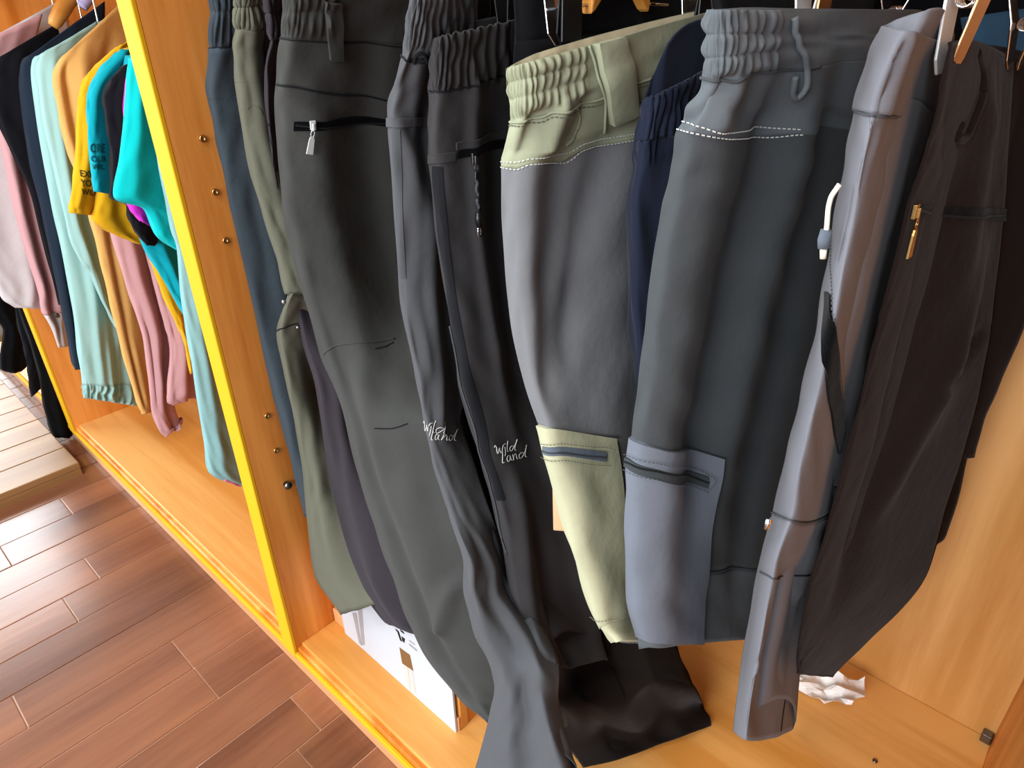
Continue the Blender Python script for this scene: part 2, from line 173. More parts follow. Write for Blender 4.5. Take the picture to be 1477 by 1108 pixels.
'wild_near_right':([[[-0.5427,0.4794,1.1748],[-0.5207,0.4721,1.1771],[-0.5147,0.5027,1.1813],[-0.5187,0.5654,1.1876],[-0.5327,0.6481,1.1947]],[[-0.5478,0.4792,1.1546],[-0.5258,0.4726,1.1566],[-0.5198,0.5047,1.1576],[-0.5238,0.5696,1.1582],[-0.5378,0.6549,1.1581]],[[-0.5517,0.4791,1.1286],[-0.5297,0.473,1.1313],[-0.5237,0.5061,1.1317],[-0.5277,0.5728,1.1305],[-0.5417,0.6601,1.1279]],[[-0.5571,0.4789,1.098],[-0.5351,0.4735,1.1015],[-0.5291,0.5082,1.1008],[-0.5331,0.5773,1.0972],[-0.5471,0.6674,1.0913]],[[-0.5604,0.4788,1.0598],[-0.5384,0.4738,1.0643],[-0.5324,0.5096,1.0627],[-0.5364,0.5803,1.0566],[-0.5504,0.6721,1.0471]],[[-0.5572,0.4789,0.9927],[-0.5352,0.4736,0.9983],[-0.5292,0.5088,0.9929],[-0.5332,0.5787,0.9789],[-0.5472,0.6697,0.9589]],[[-0.5502,0.4792,0.9211],[-0.5282,0.4741,0.9287],[-0.5222,0.5107,0.9213],[-0.5262,0.5831,0.902],[-0.5402,0.6771,0.8744]],[[-0.5404,0.4795,0.8549],[-0.5184,0.475,0.8634],[-0.5124,0.5142,0.8509],[-0.5164,0.591,0.8213],[-0.5304,0.6906,0.7803]],[[-0.5349,0.4797,0.7967],[-0.5129,0.4764,0.8066],[-0.5069,0.5195,0.7914],[-0.5109,0.6031,0.756],[-0.5249,0.7108,0.7068]],[[-0.5163,0.4805,0.7296],[-0.4943,0.4774,0.7413],[-0.4883,0.5232,0.722],[-0.4923,0.6117,0.6775],[-0.5063,0.7259,0.6159]],[[-0.4973,0.4813,0.675],[-0.4753,0.4778,0.689],[-0.4693,0.5243,0.668],[-0.4733,0.6147,0.6186],[-0.4873,0.7317,0.5499]],[[-0.4782,0.4822,0.6007],[-0.4562,0.4778,0.617],[-0.4502,0.5241,0.5912],[-0.4542,0.6146,0.5311],[-0.4682,0.7325,0.4476]],[[-0.4678,0.4827,0.5156],[-0.4458,0.4782,0.5339],[-0.4398,0.5255,0.5018],[-0.4438,0.6181,0.4284],[-0.4578,0.7388,0.3267]],[[-0.4462,0.4839,0.4514],[-0.4242,0.4763,0.475],[-0.4182,0.5179,0.4458],[-0.4222,0.6018,0.3741],[-0.4362,0.713,0.2723]],[[-0.4059,0.4864,0.4053],[-0.3839,0.472,0.4386],[-0.3779,0.4999,0.4217],[-0.3819,0.563,0.3662],[-0.3959,0.6506,0.281]]],{'T': 0.06, 'folds': [(0.537, 2, 0.515, 8, 0.007, 0.044), (0.676, 3, 0.625, 9, -0.008, 0.066), (0.662, 9, 0.75, 13, 0.014, 0.051), (0.816, 8, 0.855, 13, -0.012, 0.059), (0.515, 11, 0.588, 14, -0.014, 0.059), (0.75, 12, 0.836, 14.5, 0.014, 0.059), (0.405, 10, 0.31, 14, 0.008, 0.06)], 'gath': [(0, 0.75, 0, 2.0, 0.003, 13, 0)], 'seed': 8, 'rise': 0.008, 'back': (-0.569, 0.822, 0)}),
'dark_leg':([[[-0.539,0.6,0.4228],[-0.4988,0.62,0.4194],[-0.474,0.66,0.3911],[-0.4469,0.7,0.3637],[-0.4048,0.74,0.3459]],[[-0.5013,0.6,0.3269],[-0.4321,0.58,0.3875],[-0.4165,0.64,0.3487],[-0.3738,0.66,0.3712],[-0.3562,0.74,0.3174]],[[-0.4753,0.58,0.2596],[-0.4082,0.56,0.3298],[-0.3862,0.62,0.3012],[-0.3333,0.64,0.3373],[-0.3234,0.74,0.2532]],[[-0.4321,0.54,0.2454],[-0.3654,0.53,0.314],[-0.345,0.6,0.2766],[-0.3055,0.64,0.2988],[-0.2962,0.74,0.2169]],[[-0.4376,0.5843,0.1],[-0.3849,0.6123,0.14],[-0.3553,0.6713,0.13],[-0.3254,0.7328,0.13],[-0.3008,0.8079,0.09]],[[-0.3981,0.5761,0.082],[-0.351,0.6053,0.12],[-0.327,0.6698,0.1],[-0.2965,0.7228,0.105],[-0.2754,0.7906,0.082]]],{'T': 0.03, 'back': (-0.3, 0.6, -0.2), 'folds': [(0.45, 1, 0.5, 4, 0.012, 0.1), (0.7, 2, 0.62, 5, -0.012, 0.1), (0.25, 1.5, 0.3, 4.5, -0.01, 0.08)], 'seed': 9, 'wr': 0.003}),
'shade_fill_deep_b':([[[-0.347,0.6355,1.2177],[-0.325,0.6278,1.2179],[-0.319,0.712,1.2215],[-0.323,0.878,1.2283],[-0.337,1.0991,1.2371]],[[-0.347,0.6539,1.1847],[-0.325,0.6438,1.1853],[-0.319,0.7241,1.1843],[-0.323,0.8845,1.1819],[-0.337,1.0991,1.1787]],[[-0.347,0.6736,1.1607],[-0.325,0.6609,1.1618],[-0.319,0.7372,1.1582],[-0.323,0.8914,1.1506],[-0.337,1.0991,1.1402]],[[-0.347,0.7042,1.1015],[-0.325,0.6876,1.1051],[-0.319,0.7574,1.0992],[-0.323,0.9022,1.0854],[-0.337,1.0991,1.0658]],[[-0.347,0.7248,1.0279],[-0.325,0.7055,1.0342],[-0.319,0.7711,1.0236],[-0.323,0.9095,0.999],[-0.337,1.0991,0.9642]],[[-0.347,0.6741,0.9133],[-0.325,0.6613,0.9225],[-0.319,0.7375,0.9013],[-0.323,0.8916,0.8544],[-0.337,1.0991,0.7891]]],{'T': 0.03, 'seed': 52, 'back': (-0.254, 0.967, 0), 'folds': [], 'gath': []}),
'green':([[[-0.4388,0.4703,1.154],[-0.4164,0.4729,1.1592],[-0.4011,0.5348,1.169],[-0.3879,0.6497,1.184],[-0.38,0.7956,1.201]],[[-0.4378,0.4704,1.1355],[-0.4154,0.4728,1.1408],[-0.4002,0.5344,1.1493],[-0.387,0.6489,1.1614],[-0.3792,0.7943,1.1747]],[[-0.4361,0.4704,1.1112],[-0.4138,0.472,1.118],[-0.3989,0.5314,1.1278],[-0.3863,0.6424,1.1414],[-0.3791,0.7835,1.1562]],[[-0.445,0.4701,1.0868],[-0.4226,0.4729,1.0927],[-0.4072,0.5351,1.097],[-0.3939,0.6504,1.1011],[-0.386,0.7964,1.1039]],[[-0.4481,0.4699,1.0693],[-0.4256,0.4733,1.075],[-0.4101,0.5365,1.0767],[-0.3966,0.6535,1.0761],[-0.3884,0.8014,1.0731]],[[-0.449,0.4699,1.0195],[-0.4266,0.4724,1.024],[-0.4115,0.5332,1.0169],[-0.3986,0.646,1.0003],[-0.3911,0.789,0.9773]],[[-0.4464,0.47,0.9642],[-0.4241,0.4717,0.9695],[-0.4093,0.5305,0.9583],[-0.3969,0.64,0.9335],[-0.39,0.7791,0.8996]],[[-0.4405,0.4702,0.9131],[-0.4183,0.4715,0.9198],[-0.4036,0.5293,0.9062],[-0.3914,0.6376,0.8761],[-0.3847,0.7754,0.835]],[[-0.4239,0.471,0.8514],[-0.4021,0.4697,0.8603],[-0.3882,0.5222,0.845],[-0.3772,0.6222,0.8099],[-0.372,0.7506,0.7614]],[[-0.4045,0.4718,0.8045],[-0.3832,0.4673,0.8138],[-0.3704,0.5123,0.7921],[-0.3612,0.6006,0.7446],[-0.3579,0.7156,0.68]],[[-0.3921,0.4724,0.7656],[-0.371,0.4666,0.7766],[-0.3586,0.5095,0.7537],[-0.3498,0.5945,0.7027],[-0.3471,0.7062,0.6329]],[[-0.3654,0.4739,0.6912],[-0.3448,0.4649,0.707],[-0.3332,0.5022,0.685],[-0.3257,0.579,0.6323],[-0.3243,0.6818,0.5579]],[[-0.3459,0.4751,0.6362],[-0.3255,0.4638,0.6546],[-0.3145,0.4976,0.6295],[-0.3077,0.5694,0.569],[-0.3071,0.6669,0.4833]],[[-0.3175,0.477,0.5683],[-0.2978,0.4616,0.5941],[-0.2878,0.4882,0.5747],[-0.2826,0.5496,0.5198],[-0.2837,0.6356,0.4381]],[[-0.2968,0.4786,0.5502],[-0.2777,0.4594,0.5815],[-0.2687,0.4793,0.5701],[-0.2651,0.5304,0.5264],[-0.2679,0.6049,0.4569]]],{'T': [0.06, 0.06, 0.06, 0.06, 0.06, 0.055, 0.055, 0.055, 0.055, 0.055, 0.055, 0.055, 0.055, 0.055, 0.055], 'folds': [(0.31, 3, 0.286, 7, 0.008, 0.071), (0.452, 4, 0.333, 8, -0.006, 0.071), (0.603, 3.5, 0.452, 7.5, -0.007, 0.051), (0.662, 4, 0.625, 11, 0.007, 0.088), (0.405, 2, 0.369, 3.6, 0.008, 0.036), (0.286, 2, 0.25, 3.4, -0.006, 0.054), (0.507, 2, 0.476, 3.2, -0.006, 0.03)], 'gath': [(0, 0.507, 0, 2.0, 0.0019, 15, 3)], 'seed': 10, 'rise': 0.006, 'back': (-0.474, 0.881, 0)}),
'navy':([[[-0.382,0.6009,1.1185],[-0.36,0.5793,1.1256],[-0.354,0.6081,1.1337],[-0.358,0.6778,1.1443],[-0.372,0.7774,1.1552]],[[-0.382,0.5966,1.1054],[-0.36,0.5756,1.1122],[-0.354,0.6053,1.1176],[-0.358,0.6766,1.1232],[-0.372,0.7778,1.1277]],[[-0.382,0.5911,1.0827],[-0.36,0.5711,1.0893],[-0.354,0.603,1.0908],[-0.358,0.6775,1.0891],[-0.372,0.7827,1.0841]],[[-0.382,0.5898,1.0633],[-0.36,0.5703,1.0692],[-0.354,0.6035,1.0655],[-0.358,0.6802,1.0544],[-0.372,0.788,1.0375]],[[-0.382,0.5838,1.0204],[-0.36,0.5649,1.0277],[-0.354,0.5991,1.0217],[-0.358,0.6773,1.0052],[-0.372,0.7867,0.9808]],[[-0.382,0.5935,0.9444],[-0.36,0.5752,0.9546],[-0.354,0.6128,0.9455],[-0.358,0.6968,0.9209],[-0.372,0.8136,0.8848]],[[-0.382,0.6053,0.8753],[-0.36,0.5873,0.8881],[-0.354,0.6272,0.8759],[-0.358,0.7157,0.8437],[-0.372,0.8383,0.7967]],[[-0.382,0.6231,0.7961],[-0.36,0.6048,0.8119],[-0.354,0.6466,0.7963],[-0.358,0.7388,0.7556],[-0.372,0.8663,0.6963]],[[-0.382,0.6333,0.7111],[-0.36,0.616,0.7296],[-0.354,0.662,0.7089],[-0.358,0.7617,0.6565],[-0.372,0.8986,0.581]],[[-0.382,0.6484,0.6135],[-0.36,0.6313,0.6352],[-0.354,0.6804,0.609],[-0.358,0.7858,0.544],[-0.372,0.93,0.4506]]],{'T': 0.06, 'folds': [(0.515, 2, 0.551, 6, 0.008, 0.074)], 'gath': [(0, 0.934, 0, 3, 0.0025, 16, 0)], 'seed': 11, 'rise': 0.05, 'back': (-0.339, 0.941, 0)}),
'cargo':([[[-0.264,0.483,1.1955],[-0.2432,0.473,1.1954],[-0.2302,0.5313,1.1943],[-0.22,0.6497,1.1923],[-0.2147,0.8103,1.1897]],[[-0.2626,0.4832,1.1802],[-0.2418,0.4736,1.181],[-0.2286,0.5334,1.1794],[-0.2181,0.6545,1.1761],[-0.2124,0.8186,1.1713]],[[-0.2608,0.4834,1.165],[-0.24,0.4734,1.1676],[-0.2269,0.5325,1.1687],[-0.2165,0.6527,1.169],[-0.2109,0.8157,1.1684]],[[-0.2605,0.4834,1.1503],[-0.2396,0.4741,1.1536],[-0.2263,0.5355,1.1541],[-0.2154,0.6593,1.1527],[-0.2093,0.827,1.1497]],[[-0.2702,0.4823,1.1331],[-0.2487,0.4777,1.1347],[-0.2341,0.5498,1.1276],[-0.2211,0.6908,1.1128],[-0.2126,0.8789,1.0926]],[[-0.2769,0.4817,1.1142],[-0.2552,0.4796,1.1165],[-0.2398,0.5574,1.1084],[-0.2258,0.7075,1.0911],[-0.216,0.9061,1.0675]],[[-0.2788,0.4815,1.0876],[-0.2569,0.4809,1.0904],[-0.2411,0.5625,1.0791],[-0.2263,0.7187,1.0556],[-0.2156,0.9247,1.0235]],[[-0.283,0.4811,1.0582],[-0.2609,0.4815,1.0616],[-0.2449,0.5652,1.0473],[-0.2298,0.7244,1.0176],[-0.2187,0.9339,0.9772]],[[-0.2875,0.4806,1.0132],[-0.2654,0.4815,1.0174],[-0.2494,0.5653,0.9981],[-0.2343,0.7245,0.9583],[-0.2232,0.9334,0.9044]],[[-0.2896,0.4804,0.953],[-0.2675,0.4815,0.9586],[-0.2514,0.5654,0.9337],[-0.2363,0.7245,0.8821],[-0.2253,0.9332,0.8122]],[[-0.292,0.4802,0.8867],[-0.2698,0.4815,0.8939],[-0.2537,0.5654,0.8626],[-0.2386,0.7245,0.7978],[-0.2276,0.933,0.71]],[[-0.295,0.4799,0.8295],[-0.2728,0.4815,0.8382],[-0.2568,0.5655,0.8022],[-0.2417,0.7246,0.7276],[-0.2307,0.9327,0.6262]],[[-0.2937,0.4801,0.7776],[-0.2715,0.4815,0.7875],[-0.2554,0.5655,0.7462],[-0.2403,0.7246,0.6606],[-0.2293,0.9328,0.5443]],[[-0.2893,0.4805,0.7044],[-0.2672,0.4815,0.7162],[-0.2511,0.5654,0.6674],[-0.236,0.7245,0.566],[-0.225,0.9332,0.428]],[[-0.2817,0.4812,0.6319],[-0.2597,0.4815,0.6468],[-0.2437,0.5651,0.5928],[-0.2285,0.7244,0.4793],[-0.2174,0.934,0.3239]],[[-0.2644,0.483,0.5603],[-0.2426,0.4815,0.5813],[-0.2266,0.5645,0.527],[-0.2115,0.7241,0.4084],[-0.2001,0.936,0.2433]]],{'T': [0.05, 0.05, 0.055, 0.06, 0.06, 0.06, 0.06, 0.06, 0.06, 0.06, 0.06, 0.06, 0.06, 0.06, 0.06, 0.06], 'folds': [(0.345, 5, 0.31, 14, 0.008, 0.071), (0.515, 4, 0.452, 12, -0.012, 0.052), (0.603, 4, 0.566, 12, 0.012, 0.044), (0.706, 4, 0.676, 13, -0.014, 0.044), (0.25, 3, 0.107, 4.6, -0.007, 0.095), (0.333, 3, 0.298, 4.8, 0.007, 0.036), (0.417, 3, 0.405, 4.6, -0.006, 0.036)], 'gath': [(0, 0.507, 0, 3.0, 0.0017, 14, 3)], 'seed': 12, 'rise': 0, 'back': (-0.302, 0.953, 0)}),
'right_near':([[[-0.1702,0.5585,1.1832],[-0.1402,0.4962,1.1829],[-0.1352,0.5099,1.1814],[-0.1442,0.5853,1.1748],[-0.1702,0.7641,1.164]],[[-0.1744,0.5556,1.1636],[-0.1404,0.4866,1.1662],[-0.1404,0.5217,1.1629],[-0.1504,0.6029,1.1543],[-0.1744,0.7868,1.1375]],[[-0.1765,0.5542,1.1302],[-0.1435,0.4868,1.1375],[-0.1425,0.5283,1.1318],[-0.1545,0.6248,1.1173],[-0.1765,0.8042,1.0966]],[[-0.1757,0.5547,1.0974],[-0.1427,0.4858,1.1106],[-0.1417,0.5264,1.1041],[-0.1597,0.6443,1.0836],[-0.1757,0.7834,1.0606]],[[-0.1751,0.5551,1.0539],[-0.1421,0.4882,1.0735],[-0.1411,0.5359,1.0637],[-0.1611,0.6504,1.0374],[-0.1701,0.7517,1.0168]],[[-0.1735,0.5562,1.012],[-0.1405,0.4837,1.0388],[-0.1395,0.5225,1.0286],[-0.1615,0.652,0.9889],[-0.1685,0.7546,0.9575]],[[-0.1718,0.5573,0.9554],[-0.1388,0.483,0.9899],[-0.1378,0.5143,0.9781],[-0.1538,0.621,0.9358],[-0.1668,0.7431,0.889]],[[-0.1727,0.5567,0.8878],[-0.1407,0.4919,0.9274],[-0.1387,0.5341,0.9081],[-0.1427,0.5947,0.8809],[-0.1677,0.7625,0.7985]],[[-0.1741,0.5558,0.8301],[-0.1411,0.4905,0.8772],[-0.1381,0.5352,0.8536],[-0.1421,0.606,0.816],[-0.1691,0.7806,0.7178]],[[-0.1749,0.5552,0.7661],[-0.1409,0.4985,0.8138],[-0.1369,0.5425,0.7821],[-0.1409,0.6241,0.734],[-0.1699,0.8064,0.6092]],[[-0.177,0.5538,0.7048],[-0.143,0.4904,0.761],[-0.143,0.5462,0.714],[-0.149,0.6299,0.6548],[-0.172,0.7892,0.5387]],[[-0.1766,0.5541,0.6248],[-0.1426,0.497,0.69],[-0.1466,0.5668,0.6279],[-0.1506,0.6319,0.5827],[-0.1716,0.7629,0.478]],[[-0.1735,0.5561,0.5124],[-0.1395,0.4952,0.5975],[-0.1415,0.5603,0.5337],[-0.1435,0.6342,0.473],[-0.1685,0.8022,0.3103]],[[-0.1688,0.5594,0.4221],[-0.1348,0.4946,0.5111],[-0.1348,0.5639,0.4335],[-0.1388,0.6635,0.327],[-0.1638,0.8649,0.0981]]],{'T': 0.07, 'folds': [(0.34, 0.6, 0.27, 2.2, -0.005, 0.035), (0.4, 0.3, 0.36, 2.6, 0.004, 0.04), (0.36, 2.2, 0.3, 3.4, -0.004, 0.035), (0.5, 10.2, 0.4, 12.5, -0.008, 0.12), (0.75, 9.5, 0.7, 10.6, 0.006, 0.1)], 'seed': 13, 'wr': 0.0006, 'rise': 0.012, 'back': (-0.087, 0.996, 0)}),
'right_far':([[[-0.1299,0.5679,1.174],[-0.1306,0.5838,1.1725],[-0.1362,0.653,1.1664],[-0.1421,0.7701,1.1552],[-0.1434,0.9043,1.1407]],[[-0.1269,0.5679,1.1358],[-0.1271,0.5838,1.1339],[-0.1314,0.653,1.1257],[-0.1348,0.7701,1.1117],[-0.133,0.9043,1.0955]],[[-0.1271,0.5679,1.1013],[-0.1268,0.5838,1.0988],[-0.1292,0.653,1.0877],[-0.1292,0.7701,1.0691],[-0.1227,0.9043,1.0482]],[[-0.1293,0.5679,1.0691],[-0.1284,0.5838,1.0658],[-0.1285,0.653,1.051],[-0.1239,0.7701,1.0264],[-0.1113,0.9043,0.9986]],[[-0.1281,0.5679,1.0189],[-0.1265,0.5838,1.015],[-0.1247,0.653,0.9967],[-0.1165,0.7701,0.967],[-0.0993,0.9043,0.9347]],[[-0.1281,0.5679,0.9602],[-0.1258,0.5838,0.9555],[-0.1216,0.653,0.933],[-0.1091,0.7701,0.8967],[-0.0863,0.9043,0.8579]],[[-0.127,0.5679,0.9002],[-0.1242,0.5838,0.8946],[-0.1183,0.653,0.8675],[-0.1026,0.7701,0.8242],[-0.076,0.9043,0.7783]],[[-0.1266,0.5679,0.8264],[-0.1235,0.5838,0.8202],[-0.1165,0.653,0.7891],[-0.099,0.7701,0.7401],[-0.0703,0.9043,0.6895]],[[-0.1269,0.5679,0.753],[-0.1236,0.5838,0.7463],[-0.1161,0.653,0.7112],[-0.0978,0.7701,0.6567],[-0.0682,0.9043,0.6013]],[[-0.1292,0.5679,0.6885],[-0.1255,0.5838,0.6797],[-0.1168,0.653,0.6357],[-0.0961,0.7701,0.566],[-0.0631,0.9043,0.4931]],[[-0.1269,0.5679,0.6311],[-0.1244,0.5838,0.6208],[-0.1193,0.653,0.57],[-0.1054,0.7701,0.4892],[-0.0811,0.9043,0.4041]],[[-0.1238,0.5679,0.5862],[-0.1229,0.5838,0.5737],[-0.1232,0.653,0.5147],[-0.1193,0.7701,0.4197],[-0.1082,0.9043,0.3179]],[[-0.1197,0.5679,0.5598],[-0.1205,0.5838,0.5437],[-0.1265,0.653,0.4719],[-0.1336,0.7701,0.3525],[-0.1371,0.9043,0.219]]],{'T': 0.06, 'back': (-0.003, 1.0, 0), 'folds': [(0.735, 1, 0.75, 6, 0.012, 0.085), (0.551, 3, 0.515, 9, -0.01, 0.088), (0.836, 4, 0.625, 7.5, 0.008, 0.043), (0.934, 5, 0.735, 5.8, -0.006, 0.033)], 'seed': 14, 'wr': 0.0005, 'gath': []}),
'brown_back':([[[-0.1747,0.8666,1.157],[-0.1689,0.8677,1.1558],[-0.1549,0.889,1.1511],[-0.1321,0.9276,1.1431],[-0.1055,0.9736,1.1336]],[[-0.1684,0.8666,1.1036],[-0.1621,0.8677,1.1016],[-0.1463,0.889,1.0935],[-0.1204,0.9276,1.0795],[-0.0902,0.9736,1.0631]],[[-0.1582,0.8666,1.0356],[-0.1519,0.8677,1.0347],[-0.1358,0.889,1.0287],[-0.1095,0.9276,1.0179],[-0.079,0.9736,1.0052]],[[-0.1459,0.8666,0.9625],[-0.1397,0.8677,0.9624],[-0.1239,0.889,0.957],[-0.098,0.9276,0.9472],[-0.0681,0.9736,0.9355]],[[-0.1326,0.8666,0.8836],[-0.1271,0.8677,0.8838],[-0.113,0.889,0.878],[-0.0898,0.9276,0.8672],[-0.0629,0.9736,0.8543]],[[-0.1239,0.8666,0.8055],[-0.1192,0.8677,0.8056],[-0.1075,0.889,0.7978],[-0.0883,0.9276,0.7834],[-0.0657,0.9736,0.7662]],[[-0.1202,0.8666,0.7285],[-0.1159,0.8677,0.7303],[-0.1054,0.889,0.7261],[-0.0882,0.9276,0.7175],[-0.0681,0.9736,0.707]],[[-0.1207,0.8666,0.681],[-0.1161,0.8677,0.6829],[-0.1047,0.889,0.678],[-0.0858,0.9276,0.668],[-0.0639,0.9736,0.6558]]],{'T': 0.05, 'back': (0.053, 0.999, 0), 'folds': [(0.735, 1, 0.735, 6, -0.01, 0.087)], 'seed': 15, 'gath': []}),
'black_back':([[[-0.1786,0.9066,1.0779],[-0.1729,0.907,1.0774],[-0.1593,0.9262,1.0732],[-0.1372,0.9614,1.0658],[-0.1118,1.0036,1.0571]],[[-0.1626,0.9066,0.99],[-0.1575,0.907,0.9907],[-0.1452,0.9262,0.9888],[-0.1254,0.9614,0.9848],[-0.1027,1.0036,0.9799]],[[-0.1493,0.9066,0.9103],[-0.1448,0.907,0.9112],[-0.134,0.9262,0.9083],[-0.1165,0.9614,0.9025],[-0.0963,1.0036,0.8953]],[[-0.1349,0.9066,0.824],[-0.1308,0.907,0.8252],[-0.1208,0.9262,0.8212],[-0.1045,0.9614,0.8133],[-0.0857,1.0036,0.8037]],[[-0.1267,0.9066,0.7275],[-0.1225,0.907,0.729],[-0.1123,0.9262,0.7242],[-0.0957,0.9614,0.7145],[-0.0764,1.0036,0.7026]],[[-0.1226,0.9066,0.6417],[-0.1184,0.907,0.6439],[-0.1081,0.9262,0.6398],[-0.0913,0.9614,0.6309],[-0.0719,1.0036,0.6197]],[[-0.1233,0.9066,0.5699],[-0.1186,0.907,0.5699],[-0.1068,0.9262,0.5573],[-0.0873,0.9614,0.5342],[-0.0645,1.0036,0.5063]],[[-0.1265,0.9066,0.5239],[-0.1221,0.907,0.5253],[-0.1112,0.9262,0.5158],[-0.0934,0.9614,0.4978],[-0.0726,1.0036,0.4759]]],{'T': 0.04, 'back': (0.063, 0.998, 0), 'folds': [], 'seed': 16, 'gath': []}),
'shade_fill_between':([[[-0.497,0.5454,1.2142],[-0.475,0.5529,1.215],[-0.469,0.6398,1.2188],[-0.473,0.7986,1.2255],[-0.487,0.9986,1.2337]],[[-0.497,0.5472,1.1701],[-0.475,0.553,1.1719],[-0.469,0.6349,1.1736],[-0.473,0.7855,1.1754],[-0.487,0.9758,1.1771]],[[-0.497,0.5377,1.082],[-0.475,0.5447,1.0832],[-0.469,0.6289,1.0726],[-0.473,0.783,1.0519],[-0.487,0.9773,1.025]],[[-0.497,0.545,0.9313],[-0.475,0.5486,0.9354],[-0.469,0.6239,0.9156],[-0.473,0.7636,0.8754],[-0.487,0.9407,0.8223]],[[-0.497,0.5704,0.7767],[-0.475,0.5709,0.7844],[-0.469,0.64,0.7572],[-0.473,0.7701,0.7005],[-0.487,0.9364,0.6247]],[[-0.497,0.6085,0.6022],[-0.475,0.6038,0.617],[-0.469,0.6621,0.5897],[-0.473,0.7755,0.5278],[-0.487,0.9224,0.4428]],[[-0.497,0.617,0.4657],[-0.475,0.6115,0.4842],[-0.469,0.6687,0.4517],[-0.473,0.7802,0.3774],[-0.487,0.9251,0.275]],[[-0.497,0.6408,0.3283],[-0.475,0.6346,0.3504],[-0.469,0.692,0.3124],[-0.473,0.8048,0.2253],[-0.487,0.9516,0.1049]]],{'T': 0.05, 'folds': [(0.588, 1, 0.588, 6, 0.01, 0.11)], 'seed': 18, 'back': (-0.475, 0.88, 0), 'gath': []}),
'shade_fill_behind_zip':([[[-0.617,0.539,1.215],[-0.595,0.5274,1.215],[-0.589,0.5446,1.2165],[-0.593,0.5851,1.2192],[-0.607,0.641,1.2227]],[[-0.617,0.5341,1.1691],[-0.595,0.5228,1.1699],[-0.589,0.5406,1.1692],[-0.593,0.5819,1.1674],[-0.607,0.6386,1.1648]],[[-0.617,0.5237,1.0725],[-0.595,0.5132,1.0759],[-0.589,0.5323,1.074],[-0.593,0.5755,1.0679],[-0.607,0.6343,1.0588]],[[-0.617,0.5068,0.9142],[-0.595,0.4994,0.9214],[-0.589,0.5261,0.9153],[-0.593,0.5814,0.8988],[-0.607,0.6543,0.8751]],[[-0.617,0.512,0.7578],[-0.595,0.5058,0.7684],[-0.589,0.5368,0.7575],[-0.593,0.5992,0.7295],[-0.607,0.6805,0.6898]],[[-0.617,0.5525,0.5743],[-0.595,0.5445,0.5899],[-0.589,0.5736,0.5762],[-0.593,0.6339,0.5396],[-0.607,0.7134,0.487]],[[-0.617,0.586,0.4287],[-0.595,0.5759,0.4488],[-0.589,0.602,0.4346],[-0.593,0.6581,0.3938],[-0.607,0.7331,0.3341]]],{'T': 0.05, 'folds': [], 'seed': 19, 'back': (-0.596, 0.803, 0), 'gath': []}),
'navy_right':([[[-0.2237,1.0032,1.1784],[-0.2154,0.9942,1.1795],[-0.1986,1.0032,1.1821],[-0.1734,1.026,1.1861],[-0.1463,1.0572,1.1905]],[[-0.2084,1.0032,1.1473],[-0.1996,0.9942,1.1483],[-0.181,1.0032,1.1493],[-0.1526,1.026,1.1507],[-0.1218,1.0572,1.1518]],[[-0.1972,1.0032,1.1184],[-0.1877,0.9942,1.1194],[-0.1665,1.0032,1.1197],[-0.1341,1.026,1.1193],[-0.0988,1.0572,1.1185]],[[-0.1832,1.0032,1.0661],[-0.1738,0.9942,1.068],[-0.1522,1.0032,1.0687],[-0.1192,1.026,1.0687],[-0.0832,1.0572,1.068]]],{'T': 0.04, 'back': (0.017, 1.0, 0), 'seed': 20, 'folds': [], 'gath': []}),
'pink_body':([[[-2.142,0.4766,1.1459],[-2.12,0.4866,1.1531],[-2.114,0.53,1.173],[-2.118,0.6037,1.2051],[-2.132,0.6894,1.2412]],[[-2.142,0.4085,1.0672],[-2.12,0.4231,1.076],[-2.114,0.4782,1.0986],[-2.118,0.5705,1.1344],[-2.132,0.677,1.1745]],[[-2.142,0.3545,0.9502],[-2.12,0.3701,0.9574],[-2.114,0.4266,0.9718],[-2.118,0.5207,0.9936],[-2.132,0.6292,1.0173]],[[-2.142,0.3253,0.825],[-2.12,0.3385,0.8283],[-2.114,0.3867,0.8276],[-2.118,0.4674,0.8242],[-2.132,0.5603,0.8187]],[[-2.142,0.3138,0.7063],[-2.12,0.3243,0.7094],[-2.114,0.3645,0.7049],[-2.118,0.4317,0.6944],[-2.132,0.5095,0.6803]],[[-2.142,0.3216,0.6125],[-2.12,0.3285,0.6157],[-2.114,0.358,0.6088],[-2.118,0.4082,0.5937],[-2.132,0.4665,0.5741]],[[-2.142,0.3288,0.549],[-2.12,0.3319,0.5522],[-2.114,0.3503,0.5439],[-2.118,0.3824,0.5261],[-2.132,0.4203,0.503]],[[-2.142,0.348,0.5192],[-2.12,0.3485,0.5246],[-2.114,0.3599,0.5218],[-2.118,0.3805,0.5127],[-2.132,0.4055,0.4995]]],{'T': 0.06, 'folds': [(0.662, 2, 0.735, 6, 0.01, 0.074)], 'seed': 21, 'back': (-0.928, 0.374, 0), 'gath': []}),
